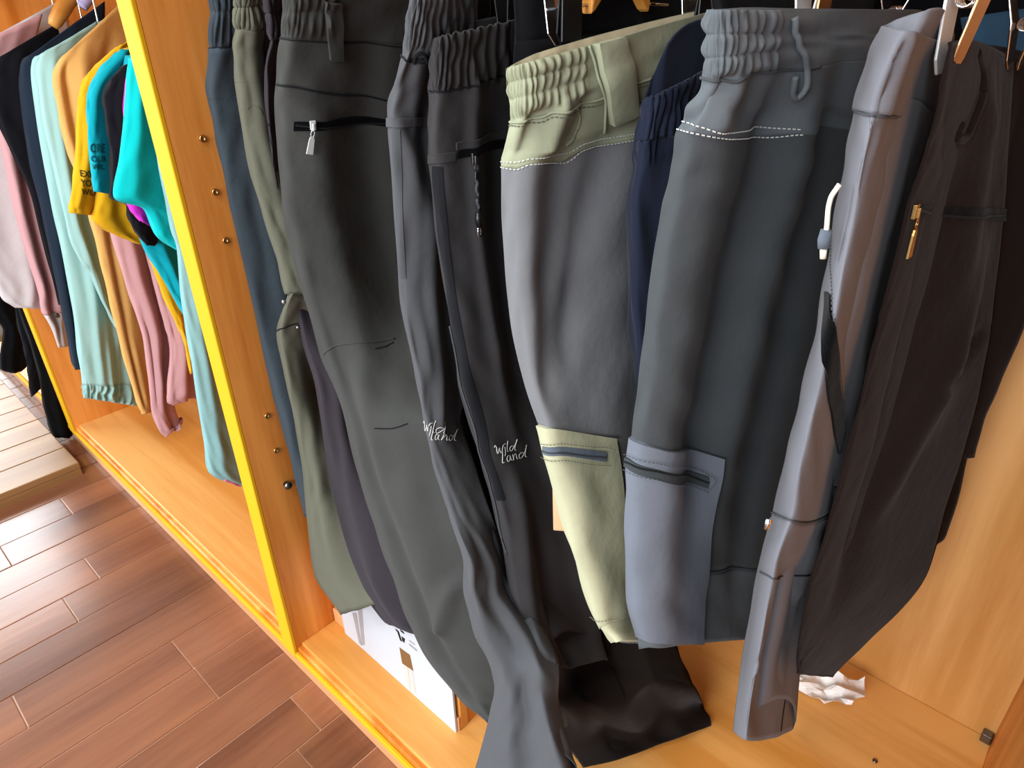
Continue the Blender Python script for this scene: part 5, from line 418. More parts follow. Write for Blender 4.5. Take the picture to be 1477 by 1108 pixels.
mesh('top_board', *box(-4.2, .14, Y0, YB, 2.02, 2.05), m_wood_x, cab, smooth=False)
for a, b in bays: mesh('shade_shelf', *box(a, b, Y0 + .004, YB, 1.42, 1.44), m_wood_x, cab, smooth=False, bevel=.001)  # unseen boards added above the rail to darken the upper bays
def divider(xa, xb, sockets):
    d = mesh('divider', *box(xa, xb, Y0 + .004, YB, .046, 2.02), m_wood_v, cab, smooth=False)
    mesh('edge_band', *box(xa, xb, Y0 - .003, Y0 + .004, .045, 2.02), m_edge, d, smooth=False, bevel=.0015, label='yellow front edge')
    for (x, y, z) in sockets:
        a = Acc(); prof = [(0, .0008), (.0022, .0006), (.0026, .0022), (.0042, .0026), (.0048, .0012), (.0050, -.001)]
        V = []; Fc = []
        for r, h in prof:
            for q in range(14): V.append((x + h, y + r * math.cos(q * .4488), z + r * math.sin(q * .4488)))
        for i in range(len(prof) - 1):
            for q in range(14): Fc.append((i * 14 + q, i * 14 + (q + 1) % 14, (i + 1) * 14 + (q + 1) % 14, (i + 1) * 14 + q))
        mesh('pin_socket', V, Fc, m_brass, d)
    return d
XD = -.985
div = divider(-1.030, XD, [(-0.9840,0.4382,1.0489),(-0.9840,0.4388,0.9762),(-0.9840,0.4380,0.9055),(-0.9840,0.4411,0.6006),(-0.9840,0.4433,0.5286)])
p = np.array((-0.9840,0.4474,0.4541))
V, Fc = rope([p + (0, 0, 0), p + (.006, 0, 0), p + (.010, 0, 0)], [.0055, .0055, .0075], 12)
mesh('cam_bolt', V, Fc, m_steel, div)
divider(-2.295, -2.25, [])
divider(.095, .14, [])
mesh('corner_bracket', *box(.078, .094, YB - .016, YB - .001, ZB, ZB + .02), m_steel, cab, smooth=False, bevel=.002, label='small dark bracket in the back corner')
p = np.array((-0.0415,0.9170,0.0755)); V, Fc = rope([p, p + (0, 0, .0015)], .004, 12); mesh('screw_cap', V, Fc, m_steel, cab)
for a, b in bays:
    V, Fc = rope([(a, .66, 1.345), (b, .66, 1.345)], .0125, 14); mesh('hanging_rail', V, Fc, m_chrome, cab)
# low platform at the far left
pf = thing('display_platform', 'low pale wooden platform standing on the floor at the far left', 'platform', (-2.7, -.1, 0))
mesh('frame', *box(-3.7, -2.085, -.42, .342, 0, .022), m_platform, pf, smooth=False)
for i in range(13):
    xa = -3.7 + i * .1242; mesh('board', *box(xa + .001, xa + .1232, -.422, .344, .022, .043), m_platform, pf, smooth=False, bevel=.0025)
# wooden box with the poster
bx = thing('wooden_box', 'low orange wooden box standing on the wardrobe base under the trousers', 'box', (-.79, .6, ZB))
XR = -.603
mesh('front_board', *box(XD + .002, XR, .492, .510, ZB, .305), m_wood_box, bx, smooth=False, bevel=.0015)
mesh('side_board', *box(XR - .016, XR - .001, .510, .80, ZB, .304), m_wood_v, bx, smooth=False, bevel=.001)
mesh('side_board', *box(XD + .002, XD + .018, .510, .80, ZB, .304), m_wood_v, bx, smooth=False, bevel=.001)
mesh('top_board', *box(XD + .002, XR, .510, .80, .288, .3045), m_wood_box, bx, smooth=False, bevel=.001)
mesh('skirting', *box(XD + .002, XR, .487, .4915, ZB, ZB + .035), m_plinth, bx, smooth=False, bevel=.001)
p = np.array((-1.0305,0.4910,0.2817)); V, Fc = rope([p, p + (0, -.004, 0)], [.006, .004], 12); mesh('screw', V, Fc, m_brass, bx)
ps = thing('poster', 'white poster card with printed models leaning against the wooden box', 'poster', (-.78, .484, ZB))
px0, px1 = -.938, -.606
mesh('card', *box(px0, px1, .4815, .4855, ZB, .30), m_white, ps, smooth=False)
def decal(name, P, mat):
    P = np.array(P); a = Acc(); n = len(P); V = np.concatenate([P, P + (0, .0005, 0)])
    mesh(name, V, [tuple(range(n))] + [(i, (i + 1) % n, (i + 1) % n + n, i + n) for i in range(n)], mat, ps, smooth=False)
for q in ([(-0.8929,0.4810,0.1669),(-0.8769,0.4810,0.1784),(-0.8785,0.4810,0.1177),(-0.8787,0.4810,0.0838),(-0.8877,0.4810,0.0848),(-0.8904,0.4810,0.1264)], [(-0.8698,0.4810,0.1910),(-0.8534,0.4810,0.2063),(-0.8605,0.4810,0.1507),(-0.8669,0.4810,0.0971),(-0.8782,0.4810,0.0862),(-0.8737,0.4810,0.1408)]): decal('printed_legs', q, m_grey_ink)
decal('printed_shorts', [(-0.7456,0.4810,0.1848),(-0.7159,0.4810,0.1884),(-0.7117,0.4810,0.1497),(-0.7440,0.4810,0.1435)], m_brown_ink)
for q in ([(-0.7398,0.4810,0.1451),(-0.7275,0.4810,0.1477),(-0.7279,0.4810,0.1036),(-0.7297,0.4810,0.0766),(-0.7370,0.4810,0.0820),(-0.7384,0.4810,0.1139)], [(-0.7237,0.4810,0.1471),(-0.7136,0.4810,0.1500),(-0.7137,0.4810,0.1063),(-0.7111,0.4810,0.0813),(-0.7209,0.4810,0.0824),(-0.7225,0.4810,0.1141)]): decal('printed_legs', q, m_pale_ink)
for q in ([(-0.7503,0.4810,0.2296),(-0.7406,0.4810,0.2299),(-0.7393,0.4810,0.2255),(-0.7491,0.4810,0.2252)], [(-0.7453,0.4810,0.2245),(-0.7393,0.4810,0.2255),(-0.7342,0.4810,0.2081),(-0.7402,0.4810,0.2071)], [(-0.7353,0.4810,0.2391),(-0.7257,0.4810,0.2394),(-0.7244,0.4810,0.2351),(-0.7340,0.4810,0.2348)], [(-0.7340,0.4810,0.2226),(-0.7243,0.4810,0.2229),(-0.7283,0.4810,0.2092),(-0.7336,0.4810,0.2122)]): decal('printed_lettering', q, m_ink)
for q in ([(-0.7132,0.4810,0.2209),(-0.6926,0.4810,0.2213),(-0.6934,0.4810,0.2154),(-0.7141,0.4810,0.2150)], [(-0.7118,0.4810,0.2308),(-0.6967,0.4810,0.2321),(-0.6973,0.4810,0.2282),(-0.7124,0.4810,0.2269)]): decal('printed_lettering', q, m_grey_ink)
# crumpled paper at the back of the base
rs = np.random.RandomState(5); n = 11
c0 = np.array((-0.1563,0.9953,0.0850)); V = []
ex = np.array([.060, .012, 0]); ey = np.array([-.004, .045, 0])
for i in range(n):
    for j in range(n):
        a, b = i / (n - 1) * 2 - 1, j / (n - 1) * 2 - 1
        h = .016 * abs(math.sin(2.1 * a + 1.3 * b + .5)) + .014 * abs(math.sin(3.7 * b - 1.9 * a)) + rs.uniform(0, .009)
        rim = 1 + .14 * math.sin(3 * math.atan2(b, a) + 1)
        V.append(c0 + ex * a * rim * .9 + ey * b * rim * .9 + np.array([rs.uniform(-.003, .003), rs.uniform(-.003, .003), -.008 + h]))
Fc = [(i * n + j, i * n + j + 1, (i + 1) * n + j + 1, (i + 1) * n + j) for i in range(n - 1) for j in range(n - 1)]
o = mesh('crumpled_paper', V, Fc, m_paper, smooth=False, solid=.0004); tag(o, 'crumpled sheet of white paper on the wardrobe base against the back panel', 'paper')
# ------------------------------------------------------------------ hangers
def clip(par, c, L=.07, wd=.034, mat=None, gap=.008, flare=.012, pad=None, lean=0., facemat=None):
    """two jaws with flared grips and a coil between; c = lower tip between the jaws"""
    mat = mat or m_chrome; c = np.array(c, float); jo = None
    for sgn in (1, -1):
        V = []; prof = [(0, .35), (.12, .9), (.5, 1.), (.58, 1.), (1, .85)]
        for t, k in prof:
            xo = sgn * (gap * (.35 + .65 * min(1, t / .5)) + (flare * (t - .55) / .45 if t > .55 else 0))
            for yy in (-1, 1):
                for th in (0, .0022): V.append(c + np.array([xo + sgn * th, yy * wd / 2 * k + lean * t, t * L]))
        Fc = []
        for i in range(len(prof) - 1):
            b = i * 4; Fc += [(b, b + 4, b + 6, b + 2), (b + 1, b + 3, b + 7, b + 5), (b, b + 1, b + 5, b + 4), (b + 2, b + 6, b + 7, b + 3)]
        b = 4 * (len(prof) - 1); Fc += [(0, 2, 3, 1), (b, b + 1, b + 3, b + 2)]
        j = mesh('clip_jaw', V, Fc, (facemat or mat) if sgn > 0 else mat, par, smooth=False, bevel=.0008)
        if pad and sgn > 0: mesh('grip_pad', *obox(c + np.array([gap * .9 + .003, lean * .3, L * .3]), (.0012, 0, 0), (0, wd * .42, 0), (0, 0, L * .26)), pad, j, smooth=False, bevel=.0008)
    P = []
    for q in range(61):
        a = q / 60 * 5 * 6.283; P.append(c + np.array([.0055 * math.cos(a), -wd * .42 + wd * .84 * q / 60 + lean * .55, L * .56 + .0055 * math.sin(a)]))
    V, Fc = rope(P, .0009, 6); mesh('clip_spring', V, Fc, m_chrome, par)
def hanger(label, x, ya, yb, zr, cz_a=None, cz_b=None, mats=(None, None), pads=(None, None), group='wooden clip hangers on the rail', leans=(0, 0), L=(.07, .07), zbar=None, xs=(0, 0), fm=(None, None)):
    ym = (ya + yb) / 2; zb = zbar or zr + .055
    t = thing('clip_hanger', label, 'hanger', (x, ym, zb), group)
    # arched wooden bar with rounded ends
    V = []; n = 17; lo, hi = ya + .036, yb - .036
    for i in range(n):
        q = i / (n - 1); y = lo + (hi - lo) * q; arch = .03 * math.sin(math.pi * q); e = min(1, .75 + 4 * min(q, 1 - q))
        for dx, dz in ((-.006, -.011), (.006, -.011), (.007, 0), (.006, .011), (-.006, .011), (-.007, 0)): V.append((x + dx, y, zb + arch + dz * e))
    Fc = [(i * 6 + k, i * 6 + (k + 1) % 6, (i + 1) * 6 + (k + 1) % 6, (i + 1) * 6 + k) for i in range(n - 1) for k in range(6)] + [tuple(range(6)), tuple((n - 1) * 6 + k for k in range(6))]
    mesh('bar', V, Fc, m_hanger, t, smooth=False, bevel=.002)
    V, Fc = rope([(x, ya - .008, zb - .002), (x, lo + .005, zb)], .0016, 8); mesh('clip_rod', V, Fc, m_chrome, t)
    V, Fc = rope([(x, hi - .005, zb), (x, yb + .008, zb - .002)], .0016, 8); mesh('clip_rod', V, Fc, m_chrome, t)
    P = [(x, ym, zb + .01), (x, ym, zb + .03)]; r = .0148; zc = 1.345
    yo = .66 - ym
    P += [(x, ym + yo * .5, (zb + .03 + zc) / 2)] + [(x, .66 + r * math.cos(a), zc + r * math.sin(a)) for a in np.linspace(-.9, 3.6, 16)]
    V, Fc = rope(crs(P, 60), .0017, 8); mesh('hook', V, Fc, m_chrome, t)
    clip(t, (x + xs[0], ya, cz_a if cz_a else zr - .028), mat=mats[0], pad=pads[0], lean=leans[0], L=L[0], facemat=fm[0])
    clip(t, (x + xs[1], yb, cz_b if cz_b else zr - .028), mat=mats[1], pad=pads[1], lean=leans[1], L=L[1], facemat=fm[1])
    return t
GR = 'trousers hanging in the right bay'
TX = {}
def garment(name, label, cat, tn, group=GR):
    st = np.array(TUBE_DATA[tn][0]); c = st.reshape(-1, 3).mean(0); t = thing(name, label, cat, (round(float(c[0]), 3), round(float(c[1]), 3), round(float(st[..., 2].min()), 3)), group)
    TX[tn] = t; return t
def rows(*p): return [(p[i], p[i + 1]) for i in range(0, len(p), 2)]
def seams(tn, par, mat, *ss, **k):
    for s in ss: seam('seam', tn, [(u, s) for u in np.linspace(.0, 1, 9)], mat, par, **k)
# ---- far left slate trousers
t = garment('trousers', 'plain dark slate trousers nearest the wooden divider with brass sockets', 'trousers', 'slate_a')
shell('waistband', 'slate_a', 0, 2, f_slate, t, nu=70, per=14); shell('leg', 'slate_a', 2, 10, f_slate, t)
seam('seam', 'slate_a', [(u, 2) for u in np.linspace(0, 1, 9)], f_seamdark, t); seam('seam', 'slate_a', [(u, 3) for u in np.linspace(0, 1, 9)], f_seamdark, t)
# ---- olive
t = garment('trousers', 'olive-grey trousers second from the divider, lower leg kinked at a flap', 'trousers', 'olive')
shell('waistband', 'olive', 0, 2, f_olive, t, nu=70, per=14); shell('upper_leg', 'olive', 2, 9, f_olive, t); shell('lower_leg', 'olive_leg', 0, 8, f_olive, t)
seams('olive', t, f_midseam, 2, 4)
seam('pocket_mark', 'olive', [(0.375, 4.55),(0.492, 4.475),(0.567, 4.55),(0.575, 4.65)], f_seamdark, t, r=.0012)
seam('pocket_mark', 'olive', [(0.425, 4.6),(0.458, 4.725),(0.525, 4.775)], f_seamdark, t, r=.0008)
seam('flap_edge', 'olive_leg', [(0.0, 1.125),(0.333, 0.95),(0.492, 0.825)], f_seamdark, t)
for px in ((0.0, 0.225), (0.5, 0.9)):
    p, n, d, a = frame_at('olive_leg', px, .002); V, Fc = rope([p, p + n * .003], [.0035, .0028], 10); mesh('snap_button', V, Fc, m_chrome, t)
# ---- plum
t = garment('trousers', 'narrow plum-grey trousers squeezed between the olive and the zipped charcoal pair', 'trousers', 'plum')
shell('waistband', 'plum', 0, 2, f_plum, t, nu=70, per=14); shell('leg', 'plum', 2, 14, f_plum, t); seams('plum', t, f_seamdark, 2, 4)
# ---- charcoal with silver zip
t = garment('trousers', 'wide charcoal trousers with a silver zip pull on the hip pocket', 'trousers', 'charcoal_zip')
shell('waistband', 'charcoal_zip', 0, [(0.0, 2.0),(0.342, 2.05),(0.583, 2.1),(0.75, 2.075),(0.808, 2.075)], f_char, t, nu=90, per=14)
shell('yoke', 'charcoal_zip', [(0.0, 2.0),(0.342, 2.05),(0.583, 2.1),(0.75, 2.075),(0.808, 2.075)], [(0.008, 3.075),(0.358, 3.05),(0.575, 3.15),(0.75, 3.15)], f_char, t, nu=60, per=10)
shell('leg', 'charcoal_zip', [(0.008, 3.075),(0.358, 3.05),(0.575, 3.15),(0.75, 3.15)], 16, f_char, t, nu=60, per=9)
seam('seam', 'charcoal_zip', [(0.0, 2.025),(0.342, 2.075),(0.583, 2.1),(0.75, 2.1),(0.808, 2.1)], f_seamdark, t, r=.0008)
seam('seam', 'charcoal_zip', [(0.017, 3.075),(0.358, 3.05),(0.575, 3.15),(0.75, 3.15)], f_seamdark, t)
patch('zip_tape', 'charcoal_zip', rows(*[(0.292, 4.125),(0.8, 3.8),(0.283, 4.325),(0.8, 4.025)]), f_zip, t, off=.0012, nu=16)
seam('zip_teeth', 'charcoal_zip', [(0.3, 4.2),(0.6, 4.15),(0.792, 3.925)], f_seamdark, t, r=.0012, off=.0016)
zip_pull('charcoal_zip', (0.392, 4.125), m_silver, m_silver, t, L=.021, w=.0042, lean=.25)
patch('belt_loop', 'charcoal_zip', rows(*[(0.442, 0.55),(0.542, 0.725),(0.458, 1.625),(0.55, 1.7),(0.492, 2.4),(0.558, 2.4)]), f_char, t, off=.005, nu=6)
seam('knee_crease', 'charcoal_zip', [(0.075, 7.95),(0.392, 7.775),(0.558, 7.75),(0.658, 7.675)], f_char, t, r=.002, off=-.0006)
seam('knee_dart', 'charcoal_zip', [(0.558, 7.85),(0.608, 7.8),(0.65, 7.725)], f_seamdark, t, r=.0009)
seam('knee_dart', 'charcoal_zip', [(0.55, 9.25),(0.658, 9.25),(0.767, 9.175)], f_seamdark, t, r=.0009)
# ---- wild pair (left)
t = garment('trousers', 'mid-grey trousers with embroidered lettering, left of the two lettered pairs', 'trousers', 'wild_near_left')
WB = [(0.008, 2.175),(0.358, 2.375),(0.483, 2.275),(0.717, 2.275)]
shell('waistband', 'wild_near_left', 0, WB, f_mid, t, nu=90, per=14); shell('hip', 'wild_near_left', WB, [(0.0, 4.175),(0.4, 4.225),(0.65, 4.2),(0.733, 4.175)], f_mid, t, nu=50, per=10)
shell('leg', 'wild_near_left', [(0.0, 4.175),(0.4, 4.225),(0.65, 4.2),(0.733, 4.175)], 19, f_mid, t, nu=60, per=9)
seam('seam', 'wild_near_left', WB, f_seamdark, t); patch('hip_tape', 'wild_near_left', rows(*[(0.017, 4.0),(0.65, 4.025),(0.0, 4.275),(0.65, 4.275)]), f_mid, t, off=.0018)
seam('drawcord_loop', 'wild_near_left', [(0.4, 2.425),(0.4, 2.25),(0.433, 2.125),(0.492, 2.175),(0.525, 2.325)], f_seamdark, t, r=.0016, off=.002)
seam('stitch_line', 'wild_near_left', [(0.342, 2.425),(0.433, 2.375),(0.525, 2.325)], f_seamdark, t, r=.0012, off=.001)
patch('side_tape', 'wild_near_left', rows(*[(0.183, 4.325),(0.325, 4.325),(0.175, 5.2),(0.317, 5.2),(0.092, 6.0),(0.275, 6.0),(0.167, 6.75),(0.3, 6.75)]), f_midseam, t, off=.0010, nu=4)
logo('wild_near_left', ((0.025, 9.325), (0.633, 9.375), (0.142, 9.025)), ((0.292, 9.525), (0.833, 9.5), (0.383, 9.25)), m_thread, t)
# ---- wild pair (right)
t = garment('trousers', 'dark charcoal trousers with embroidered lettering and a hanging zip cord, right lettered pair', 'trousers', 'wild_near_right')
WB = [(0.067, 2.0),(0.367, 2.05),(0.558, 1.875),(0.708, 1.75),(0.833, 1.7)]
shell('waistband', 'wild_near_right', 0, WB, f_dark, t, nu=90, per=14); shell('leg', 'wild_near_right', WB, 14, f_dark, t, nu=70, per=9)
seam('seam', 'wild_near_right', WB, f_seamdark, t)
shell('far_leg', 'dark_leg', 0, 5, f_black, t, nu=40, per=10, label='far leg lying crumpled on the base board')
TX['dark_leg'] = t
patch('hip_tape', 'wild_near_right', rows(*[(0.025, 3.825),(0.4, 3.825),(0.025, 4.025),(0.392, 4.025)]), f_dark, t, off=.0018)
patch('pocket_welt', 'wild_near_right', rows(*[(0.408, 3.6),(0.767, 3.45),(0.408, 3.775),(0.767, 3.625)]), f_dark, t, off=.0022)
patch('zip_tape', 'wild_near_right', rows(*[(0.425, 3.8),(0.775, 3.65),(0.417, 3.975),(0.767, 3.85)]), f_zip, t, off=.0012)
zip_pull('wild_near_right', (0.5, 3.975), m_steel, m_steel, t, L=.008, w=.003)
p, n, d, a = frame_at('wild_near_right', (0.5, 4.25), .004)
q = [p + d * x + a * .0012 * math.sin(x * 500) + n * .001 for x in np.linspace(0, .055, 30)]
V, Fc = rope(q, .0016, 6); mesh('pull_cord', V, Fc, f_midseam, t)
V, Fc = rope([q[-1] - d * .016, q[-1] - d * .008, q[-1]], [.0025, .0042, .003], 8); mesh('cord_stop', V, Fc, m_blackplastic, t)
V, Fc = rope([q[-1] + d * (.006 + .005 * math.cos(x)) + a * .0025 * math.sin(x) for x in np.linspace(0, 6.28, 14)[:-1]], .0008, 6, closed=True); mesh('cord_loop', V, Fc, m_chrome, t)
patch('side_tape', 'wild_near_right', rows(*[(0.117, 4.075),(0.283, 4.1),(0.083, 5.025),(0.275, 5.025),(0.092, 6.125),(0.258, 6.15),(0.075, 7.325),(0.267, 7.3),(0.183, 8.35),(0.317, 8.35),(0.158, 9.325),(0.267, 9.35),(0.15, 10.3),(0.283, 10.325)]), f_seamdark, t, off=.0012, nu=4)
seam('side_piping', 'wild_near_right', [(0.0, 6.6),(0.067, 7.675),(0.158, 8.6),(0.125, 9.175),(0.108, 9.85),(0.075, 10.85),(0.15, 11.325)], f_midseam, t, r=.0012, off=.0015)
logo('wild_near_right', ((0.308, 9.275), (0.5, 9.2), (0.333, 9.0)), ((0.342, 9.5), (0.558, 9.375), (0.367, 9.2)), m_thread, t)
# ---- green waist
t = garment('trousers', 'grey trousers with a sage green waistband, yoke and pale khaki cargo pocket', 'trousers', 'green')
WB = [(0.0, 2.025),(0.3, 2.275),(0.367, 2.125),(0.467, 2.25),(0.567, 2.225),(0.667, 2.1),(0.842, 2.075)]
YK = [(0.008, 3.95),(0.208, 4.1),(0.292, 3.975),(0.458, 4.175),(0.525, 3.95),(0.608, 3.925),(0.667, 3.875),(0.858, 3.775)]
KN = [(0.008, 8.95),(0.275, 9.075),(0.508, 9.1),(0.617, 9.05),(0.708, 9.05)]
shell('waistband', 'green', 0, WB, f_green, t, nu=130, per=22); shell('yoke', 'green', WB, YK, f_green, t, nu=70, per=10)
shell('thigh', 'green', YK, KN, f_greyleg, t, nu=70, per=9); shell('lower_leg', 'green', KN, 14, f_greyleg, t, nu=60, per=9)
tb = TB['green']; lv = np.linspace(.0, .9, 40); lz = np.linspace(.02, 1.1, 8)
A = np.array([[tb.rear(np.array([u]), np.array([s]))[0] - tb.back * .004 for u in lv] for s in lz]); m = len(lv)
mesh('waist_lining', A.reshape(-1, 3), [(i * m + j, i * m + j + 1, (i + 1) * m + j + 1, (i + 1) * m + j) for i in range(7) for j in range(m - 1)], f_lining, t, label='cream lining inside the open waist')
seam('seam', 'green', WB, f_green, t, r=.0013); stitches('yoke_stitching', 'green', [(u, s + .0) for u, s in YK], m_thread, t)
stitches('yoke_stitching', 'green', [(u, s - .22) for u, s in YK], m_thread, t); stitches('waist_stitching', 'green', [(u, s + .12) for u, s in WB], f_olive, t)
seam('front_seam', 'green', [(0.467, 2.275),(0.5, 2.575),(0.5, 2.875),(0.483, 3.3),(0.45, 3.625)], f_green, t, r=.0016)
seam('front_seam', 'green', [(0.5, 0.025),(0.517, 0.725),(0.533, 1.475),(0.567, 2.3),(0.575, 2.825),(0.583, 3.375)], f_green, t, r=.0014, off=.0022)
patch('belt_loop', 'green', rows(*[(0.517, 0.0),(0.592, 0.0),(0.533, 1.2),(0.617, 1.1),(0.567, 2.25),(0.642, 2.15),(0.592, 2.95),(0.658, 2.775)]), f_green, t, off=.009, nu=8, puff=.003)
PR = [(0.017, 8.925),(0.617, 9.075),(0.0, 10.05),(0.617, 10.175),(0.0, 10.6),(0.608, 10.65),(0.025, 11.45),(0.608, 11.125),(0.033, 12.525),(0.608, 12.225),(0.0, 13.2),(0.592, 12.725)]
pk = patch('cargo_pocket', 'green', rows(*PR), f_pocket, t, off=.004, nu=24, puff=.004, label='pale khaki cargo pocket')
patch('hem_panel', 'green', rows(*[(0.05, 12.375),(0.65, 12.225),(0.092, 13.925),(0.583, 14.0)]), f_pocket, t, off=.003, nu=16)
patch('zip_tape', 'green', rows(*[(0.125, 9.525),(0.558, 9.525),(0.075, 9.75),(0.55, 9.825)]), f_zipblue, t, off=.0066, nu=16, label='blue-grey zip on the khaki pocket')
seam('zip_teeth', 'green', [(0.108, 9.65),(0.4, 9.725),(0.55, 9.7)], f_zipdark, t, r=.0008, off=.0072)
stitches('pocket_stitching', 'green', [(0.142, 9.425),(0.45, 9.425),(0.583, 9.4),(0.575, 9.85)], f_olive, t, off=.0085)
stitches('pocket_stitching', 'green', [(0.058, 9.825),(0.433, 9.95),(0.567, 9.925)], f_olive, t, off=.0085)
stitches('hem_stitching', 'green', [(0.0, 12.8),(0.358, 12.85),(0.6, 12.7)], f_olive, t, off=.0075)
V0 = [(-0.3893,0.4750,0.7609),(-0.3730,0.4750,0.7704),(-0.3592,0.4750,0.6820),(-0.3862,0.4750,0.6685)]
V = np.array(V0); V = np.concatenate([V, V + (.004, .012, 0)])
mesh('pocket_lining', V, [(0, 1, 2, 3), (7, 6, 5, 4), (0, 4, 5, 1), (1, 5, 6, 2), (2, 6, 7, 3), (3, 7, 4, 0)], f_peach, t, label='peach lining showing behind the khaki pocket', bevel=.002)
# ---- navy
t = garment('trousers', 'navy trousers with gathered waist hung lower between the green-waisted and steel-grey pairs', 'trousers', 'navy')
shell('waistband', 'navy', 0, 2, f_navy, t, nu=90, per=14); shell('leg', 'navy', 2, 9, f_navy, t); seams('navy', t, f_seamdark, 2)
# ---- steel grey cargo
t = garment('trousers', 'steel-grey cargo trousers with shirred waist and a blue-grey zipped pocket', 'trousers', 'cargo')
WB = [(0.017, 2.825),(0.267, 3.175),(0.35, 2.975),(0.458, 2.95),(0.55, 3.0),(0.617, 2.925)]
YK = [(0.0, 4.85),(0.192, 5.0),(0.292, 5.075),(0.367, 5.15),(0.525, 5.225),(0.583, 4.95)]
KN = [(0.0, 13.25),(0.325, 13.325),(0.542, 13.5),(0.767, 13.45),(0.842, 13.425)]
shell('waistband', 'cargo', 0, WB, f_cargo, t, nu=130, per=20); shell('yoke', 'cargo', WB, YK, f_cargo, t, nu=70, per=10)
shell('thigh', 'cargo', YK, KN, f_cargo_d, t, nu=80, per=9); shell('lower_leg', 'cargo', KN, 15, f_cargo, t, nu=70, per=9)
seam('seam', 'cargo', WB, f_cargo_d, t, r=.0012); seam('knee_seam', 'cargo', KN, f_cargo_d, t, r=.0009)
stitches('yoke_stitching', 'cargo', YK, m_thread, t); stitches('yoke_stitching', 'cargo', [(u, s - .28) for u, s in YK], m_thread, t)
seam('drawcord', 'cargo', [(0.525, 0.35),(0.533, 1.075),(0.558, 2.225),(0.575, 2.875),(0.575, 3.275),(0.567, 3.525),(0.558, 3.65),(0.55, 3.525),(0.55, 3.175)], f_cargo, t, r=.0026, off=.004, n=60)
PR = [(0.0, 10.875),(0.542, 11.3),(0.008, 12.025),(0.542, 12.0),(0.008, 12.825),(0.533, 12.6),(0.0, 13.475),(0.542, 13.2),(0.0, 14.275),(0.533, 14.075),(0.033, 14.725),(0.492, 15.0)]
patch('cargo_pocket', 'cargo', rows(*PR), f_cargo_p, t, off=.005, nu=26, puff=.005, label='blue-grey cargo pocket')
patch('zip_tape', 'cargo', rows(*[(0.017, 11.3),(0.508, 11.75),(0.033, 11.5),(0.508, 12.0)]), f_zipdark, t, off=.0085, nu=16, label='dark zip on the blue-grey pocket')
seam('zip_teeth', 'cargo', [(0.033, 11.4),(0.317, 11.6),(0.508, 11.875)], f_seamdark, t, r=.0011, off=.009)
stitches('pocket_stitching', 'cargo', [(0.025, 11.225),(0.308, 11.4),(0.508, 11.7),(0.508, 12.05)], f_midseam, t, off=.0105)
stitches('pocket_stitching', 'cargo', [(0.067, 11.575),(0.308, 11.775),(0.508, 12.075)], f_midseam, t, off=.0105)
# ---- right pair
t = garment('trousers', 'grey-brown trousers at the right end, pale side panel, shade painted into the dark front', 'trousers', 'right_near')
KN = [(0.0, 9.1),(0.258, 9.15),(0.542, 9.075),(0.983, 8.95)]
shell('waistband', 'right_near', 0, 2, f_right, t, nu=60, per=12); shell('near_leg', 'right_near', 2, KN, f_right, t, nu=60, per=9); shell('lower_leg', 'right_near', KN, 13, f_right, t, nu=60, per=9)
shell('front_leg', 'right_far', 0, 12, f_rdark, t, nu=60, per=9, label='front panel with shade painted into its dark cloth'); TX['right_far'] = t  # same trousers as the pale leg, shade put into a darker colour
seam('seam', 'right_near', [(0.0, 2.0),(0.267, 2.075),(0.525, 2.025),(0.783, 1.875),(0.95, 1.825)], f_midseam, t, r=.0009); seam('knee_seam', 'right_near', KN, f_midseam, t, r=.0009)
seam('knee_seam', 'right_near', [(0.067, 10.3),(0.317, 10.3),(0.625, 10.2),(0.983, 10.125)], f_midseam, t, r=.0009)
seam('hem_seam', 'right_near', [(0.758, 12.9),(0.767, 12.4),(0.825, 11.875),(0.783, 11.25)], f_seamdark, t, r=.0009)
patch('side_zip', 'right_near', rows(*[(0.092, 5.4),(0.167, 5.45),(0.183, 6.0),(0.375, 6.1),(0.308, 6.575),(0.508, 6.6),(0.458, 7.1),(0.65, 7.05),(0.683, 7.75),(0.808, 7.7),(0.75, 7.975),(0.808, 7.9)]), f_zip, t, off=.0022, nu=6, label='curved black side zip')
stitches('side_stitching', 'right_near', [(0.0, 4.275),(0.192, 5.4),(0.475, 6.375),(0.692, 7.05)], f_midseam, t)
patch('zip_tape', 'right_far', rows(*[(0.225, 3.075),(0.992, 3.025),(0.242, 3.225),(1.0, 3.25)]), f_zip, t, off=.003, nu=16, label='black zip of the front pocket')
seam('zip_teeth', 'right_far', [(0.267, 3.15),(0.658, 3.225),(0.983, 3.15)], f_seamdark, t, r=.0011, off=.004)
seam('drawcord', 'right_far', [(0.575, 0.075),(0.642, 0.375),(0.65, 0.7),(0.625, 1.15),(0.592, 1.575),(0.542, 1.65),(0.508, 1.575),(0.542, 1.35)], f_rdark, t, r=.0035, off=.003, n=60)
zip_pull('right_far', (0.192, 3.175), m_brass, m_brass, t, L=.022, w=.0045)
p = np.array((-0.1539,0.4850,0.8091)); V, Fc = rope([p, p + (0, -.002, -.010)], .003, 8); mesh('zip_slider', V, Fc, m_chrome, t)
q = [(-0.1550,0.4900,1.0915),(-0.1563,0.4900,1.0886),(-0.1587,0.4900,1.0827),(-0.1591,0.4900,1.0751),(-0.1579,0.4900,1.0647),(-0.1574,0.4900,1.0600)]
ho = mesh('zip_hook', *rope(crs(q, 30), .0018, 8), m_cream, t, label='cream enamel hook-shaped zip pull')
mesh('hook_sleeve', *rope([(-0.1571,0.4890,1.0603),(-0.1572,0.4890,1.0534),(-0.1565,0.4890,1.0475)], [.004, .0046, .004], 10), f_zipblue, ho)
mesh('hook_tip', *rope([(-0.1565,0.4890,1.0475),(-0.1555,0.4890,1.0402)], [.0026, .0022], 8), m_cream, ho)
